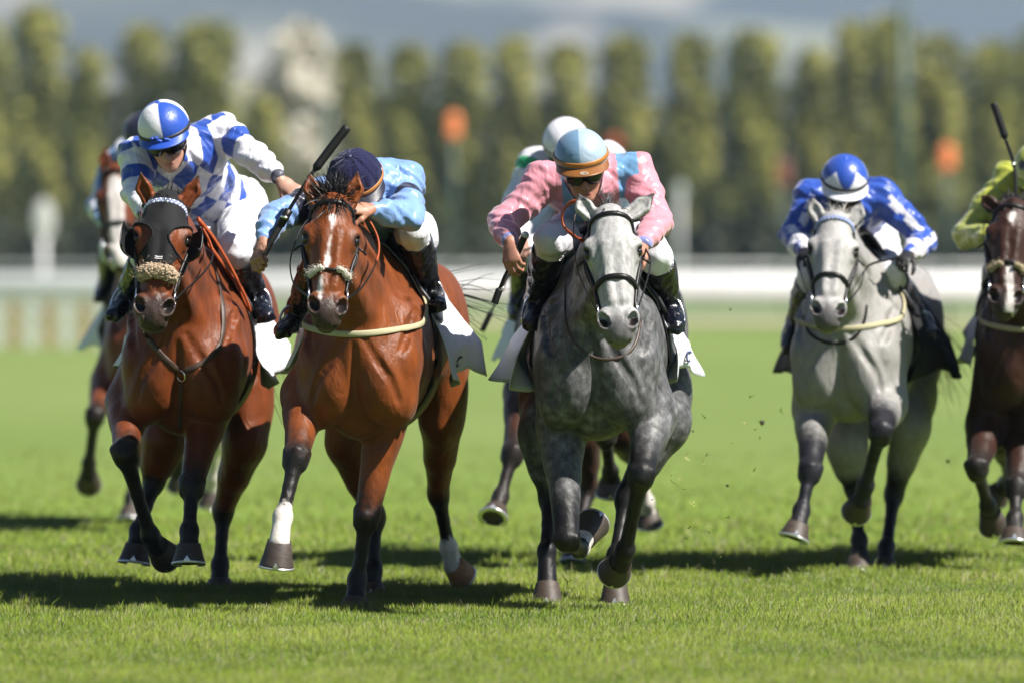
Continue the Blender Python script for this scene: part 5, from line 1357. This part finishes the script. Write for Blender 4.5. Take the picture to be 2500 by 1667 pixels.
make_saddle(h, .56, 1.16, (.34, .34), 38, 4, clothmat=mat('black_saddle_cloth', (.006, .006, .008), .7, bump=(10, .4, .03)))
rein(h, [bitpos(h, 1)] + QQ('h4', (2100, 700, -.35), (2120, 650, -.1), (2190, 630, .1)))
rein(h, [bitpos(h, -1)] + QQ('h4', (1962, 690, -.35), (1952, 640, -.1), (1975, 618, .05)))
for k_ in ('h5', 'h6', 'h7'):
    h = HH[k_]; make_bridle(h, noseband=.36); make_saddle(h, .56, 1.16, (.28, .28), 34, 5 + int(k_[1]))
    for q in (-1, 1): rein(h, [bitpos(h, q), h['nt'] + h['HS'] * q * .13, JJ[k_]['hands']['R' if q > 0 else 'L']])
chest_band(HH['h7'], 1.15, 1.34, .026, M_CREAM); make_fleece(HH['h7'], .372, 1, (.36, .30, .2), .8, gap=.14)

# ------------------------------------------------------------------ whips
hl = JJ['h2']['hands']['L']; yy = hl[1] - HH['h2']['y0']
make_whip([hl - A(.02, .0, .045)] + [hl] + QQ('h2', (735, 465, yy + .02), (795, 380, yy + .04), (848, 311, yy + .05)), 'black padded whip raised beside the head of the bay horse with the cream breast band', .38, rad=(.0175, .008, .019))
hl = JJ['h3']['hands']['L']; yy = hl[1] - HH['h3']['y0']
make_whip(QQ('h3', (1281, 577, yy - .02)) + [hl] + QQ('h3', (1237, 665, yy), (1222, 700, yy), (1207, 742, yy)), 'short black whip with a silver knob held low by the pink jockey', .24, knob=.017, rad=(.015, .007, .016))
hl = JJ['h6']['hands']['L']; yy = hl[1] - HH['h6']['y0']
make_whip([hl] + QQ('h6', (1232, 690, yy), (1205, 750, yy), (1177, 808, yy)), 'blurred black whip pointing down behind the pink jockey\'s whip', .3)
hl = JJ['h7']['hands']['R']; yy = hl[1] - HH['h7']['y0']
make_whip([hl] + QQ('h7', (2478, 420, yy), (2455, 340, yy), (2425, 252, yy)), 'black padded whip held upright by the jockey in lime yellow', .34, rad=(.010, .008, .018))
make_board(106, 540, 200, .62, 1.25, 'white round topped board on a white post at the left', (.52, .52, .50))
make_board(1660, 470, 320, .5, .9, 'small pale grey board far off among the trees', (.45, .47, .45))
# ------------------------------------------------------------------ turf thrown up by the hooves
def make_clod(px, py, y, size, kind, label, seed):
    rg = np.random.default_rng(seed); c = W(px, py, y); size = size * .7
    mb = MB()
    if kind == 'clod':
        G = dome(c, A(1, 0, 0), A(0, 1, 0), A(0, 0, 1), (size, size * .7, size * .8), 178, 12, 8, lambda p, t: .35 * math.sin(p * 2 + seed) * math.sin(t * 3 + seed) + .12 * math.sin(p * 5 + t * 7)); mb.grid(G, closed=True, c=A(.035, .030, .015))
    nb = 5 if kind == 'clod' else 4
    strands(mb, [c] * nb, [rg.normal(size=3) for _ in range(nb)], size * (2.0 if kind == 'clod' else 3.2), .0045, (0, 0, -.2), 3, .2, rg, (.14, .20, .03) if rg.random() < .6 else (.45, .38, .18))
    o = mb.build('turf_clod' if kind == 'clod' else 'grass_scrap', mat('thrown_turf', None, .9), loc=c)
    tag(o, label, 'turf clod' if kind == 'clod' else 'grass scrap', 'bits of turf thrown up by the hooves')
bits = [(1861, 1031, 1.5, .017, 'clod', 'largest dark clod in the air left of the light grey horse'), (2314, 1125, 3.5, .012, 'clod', 'dark clod in the air between the light grey and dark bay horses'),
 (1776, 1185, .8, .010, 'clod', 'small dark clod low in the air right of the dappled grey'), (1783, 756, 1.0, .007, 'clod', 'tiny clod high above the grass beside the dappled grey\'s quarters'),
 (1592, 1219, -.5, .005, 'clod', 'tiny dark crumb beside the dappled grey\'s raised knee'), (1303, 1128, -.4, .008, 'clod', 'small clod left of the dappled grey\'s forelegs'), (1692, 1052, .3, .007, 'clod', 'small crumb under the tallest grass scrap'),
 (1723, 1020, .2, .020, 'scrap', 'tallest green grass scrap floating right of the dappled grey'), (1642, 1176, -.2, .014, 'scrap', 'thin dark grass scrap floating low beside the dappled grey\'s foreleg'), (1676, 1194, -.2, .012, 'scrap', 'yellow straw scrap beside the dappled grey\'s foreleg'),
 (1779, 1261, .2, .014, 'scrap', 'straw coloured scrap lowest in the air before the light grey'), (1790, 1080, .4, .010, 'scrap', 'pale scrap floating below the largest clod'), (1906, 1000, 1.2, .010, 'scrap', 'dark green scrap nearest the light grey\'s chest'), (1830, 970, .8, .010, 'scrap', 'thin green scrap above the largest clod'), (1386, 1420, -1.0, .016, 'scrap', 'straw scrap beside the dappled grey\'s hind hoof')]
for i, b in enumerate(bits): make_clod(*b, 40 + i)
rg_ = np.random.default_rng(77)
for i in range(16): make_clod(float(rg_.uniform(1640, 1890)), float(rg_.uniform(960, 1390)), float(rg_.uniform(-.3, 1.2)), .007 + .006 * rg_.random(), 'scrap', 'tiny straw or grass scrap among the many flying between the two greys', 90 + i)
# ------------------------------------------------------------------ haze
mb = MB(); mb.box(A(0, 4000, 260), (2600, 8300, 522)); hz = mb.build('haze', bpy.data.materials.new('haze_air'), smooth=False)
tag(hz, 'thin blue haze lying over the far hills', 'haze', kind='stuff')
hm = hz.data.materials[0]; hm.use_nodes = True; hn_ = hm.node_tree.nodes; hn_.remove(hn_['Principled BSDF'])
pv = hn_.new('ShaderNodeVolumePrincipled'); pv.inputs['Color'].default_value = (.60, .78, 1.0, 1); pv.inputs['Density'].default_value = 1.1e-4; pv.inputs['Anisotropy'].default_value = 0.0
hm.node_tree.links.new(pv.outputs[0], hn_['Material Output'].inputs['Volume'])
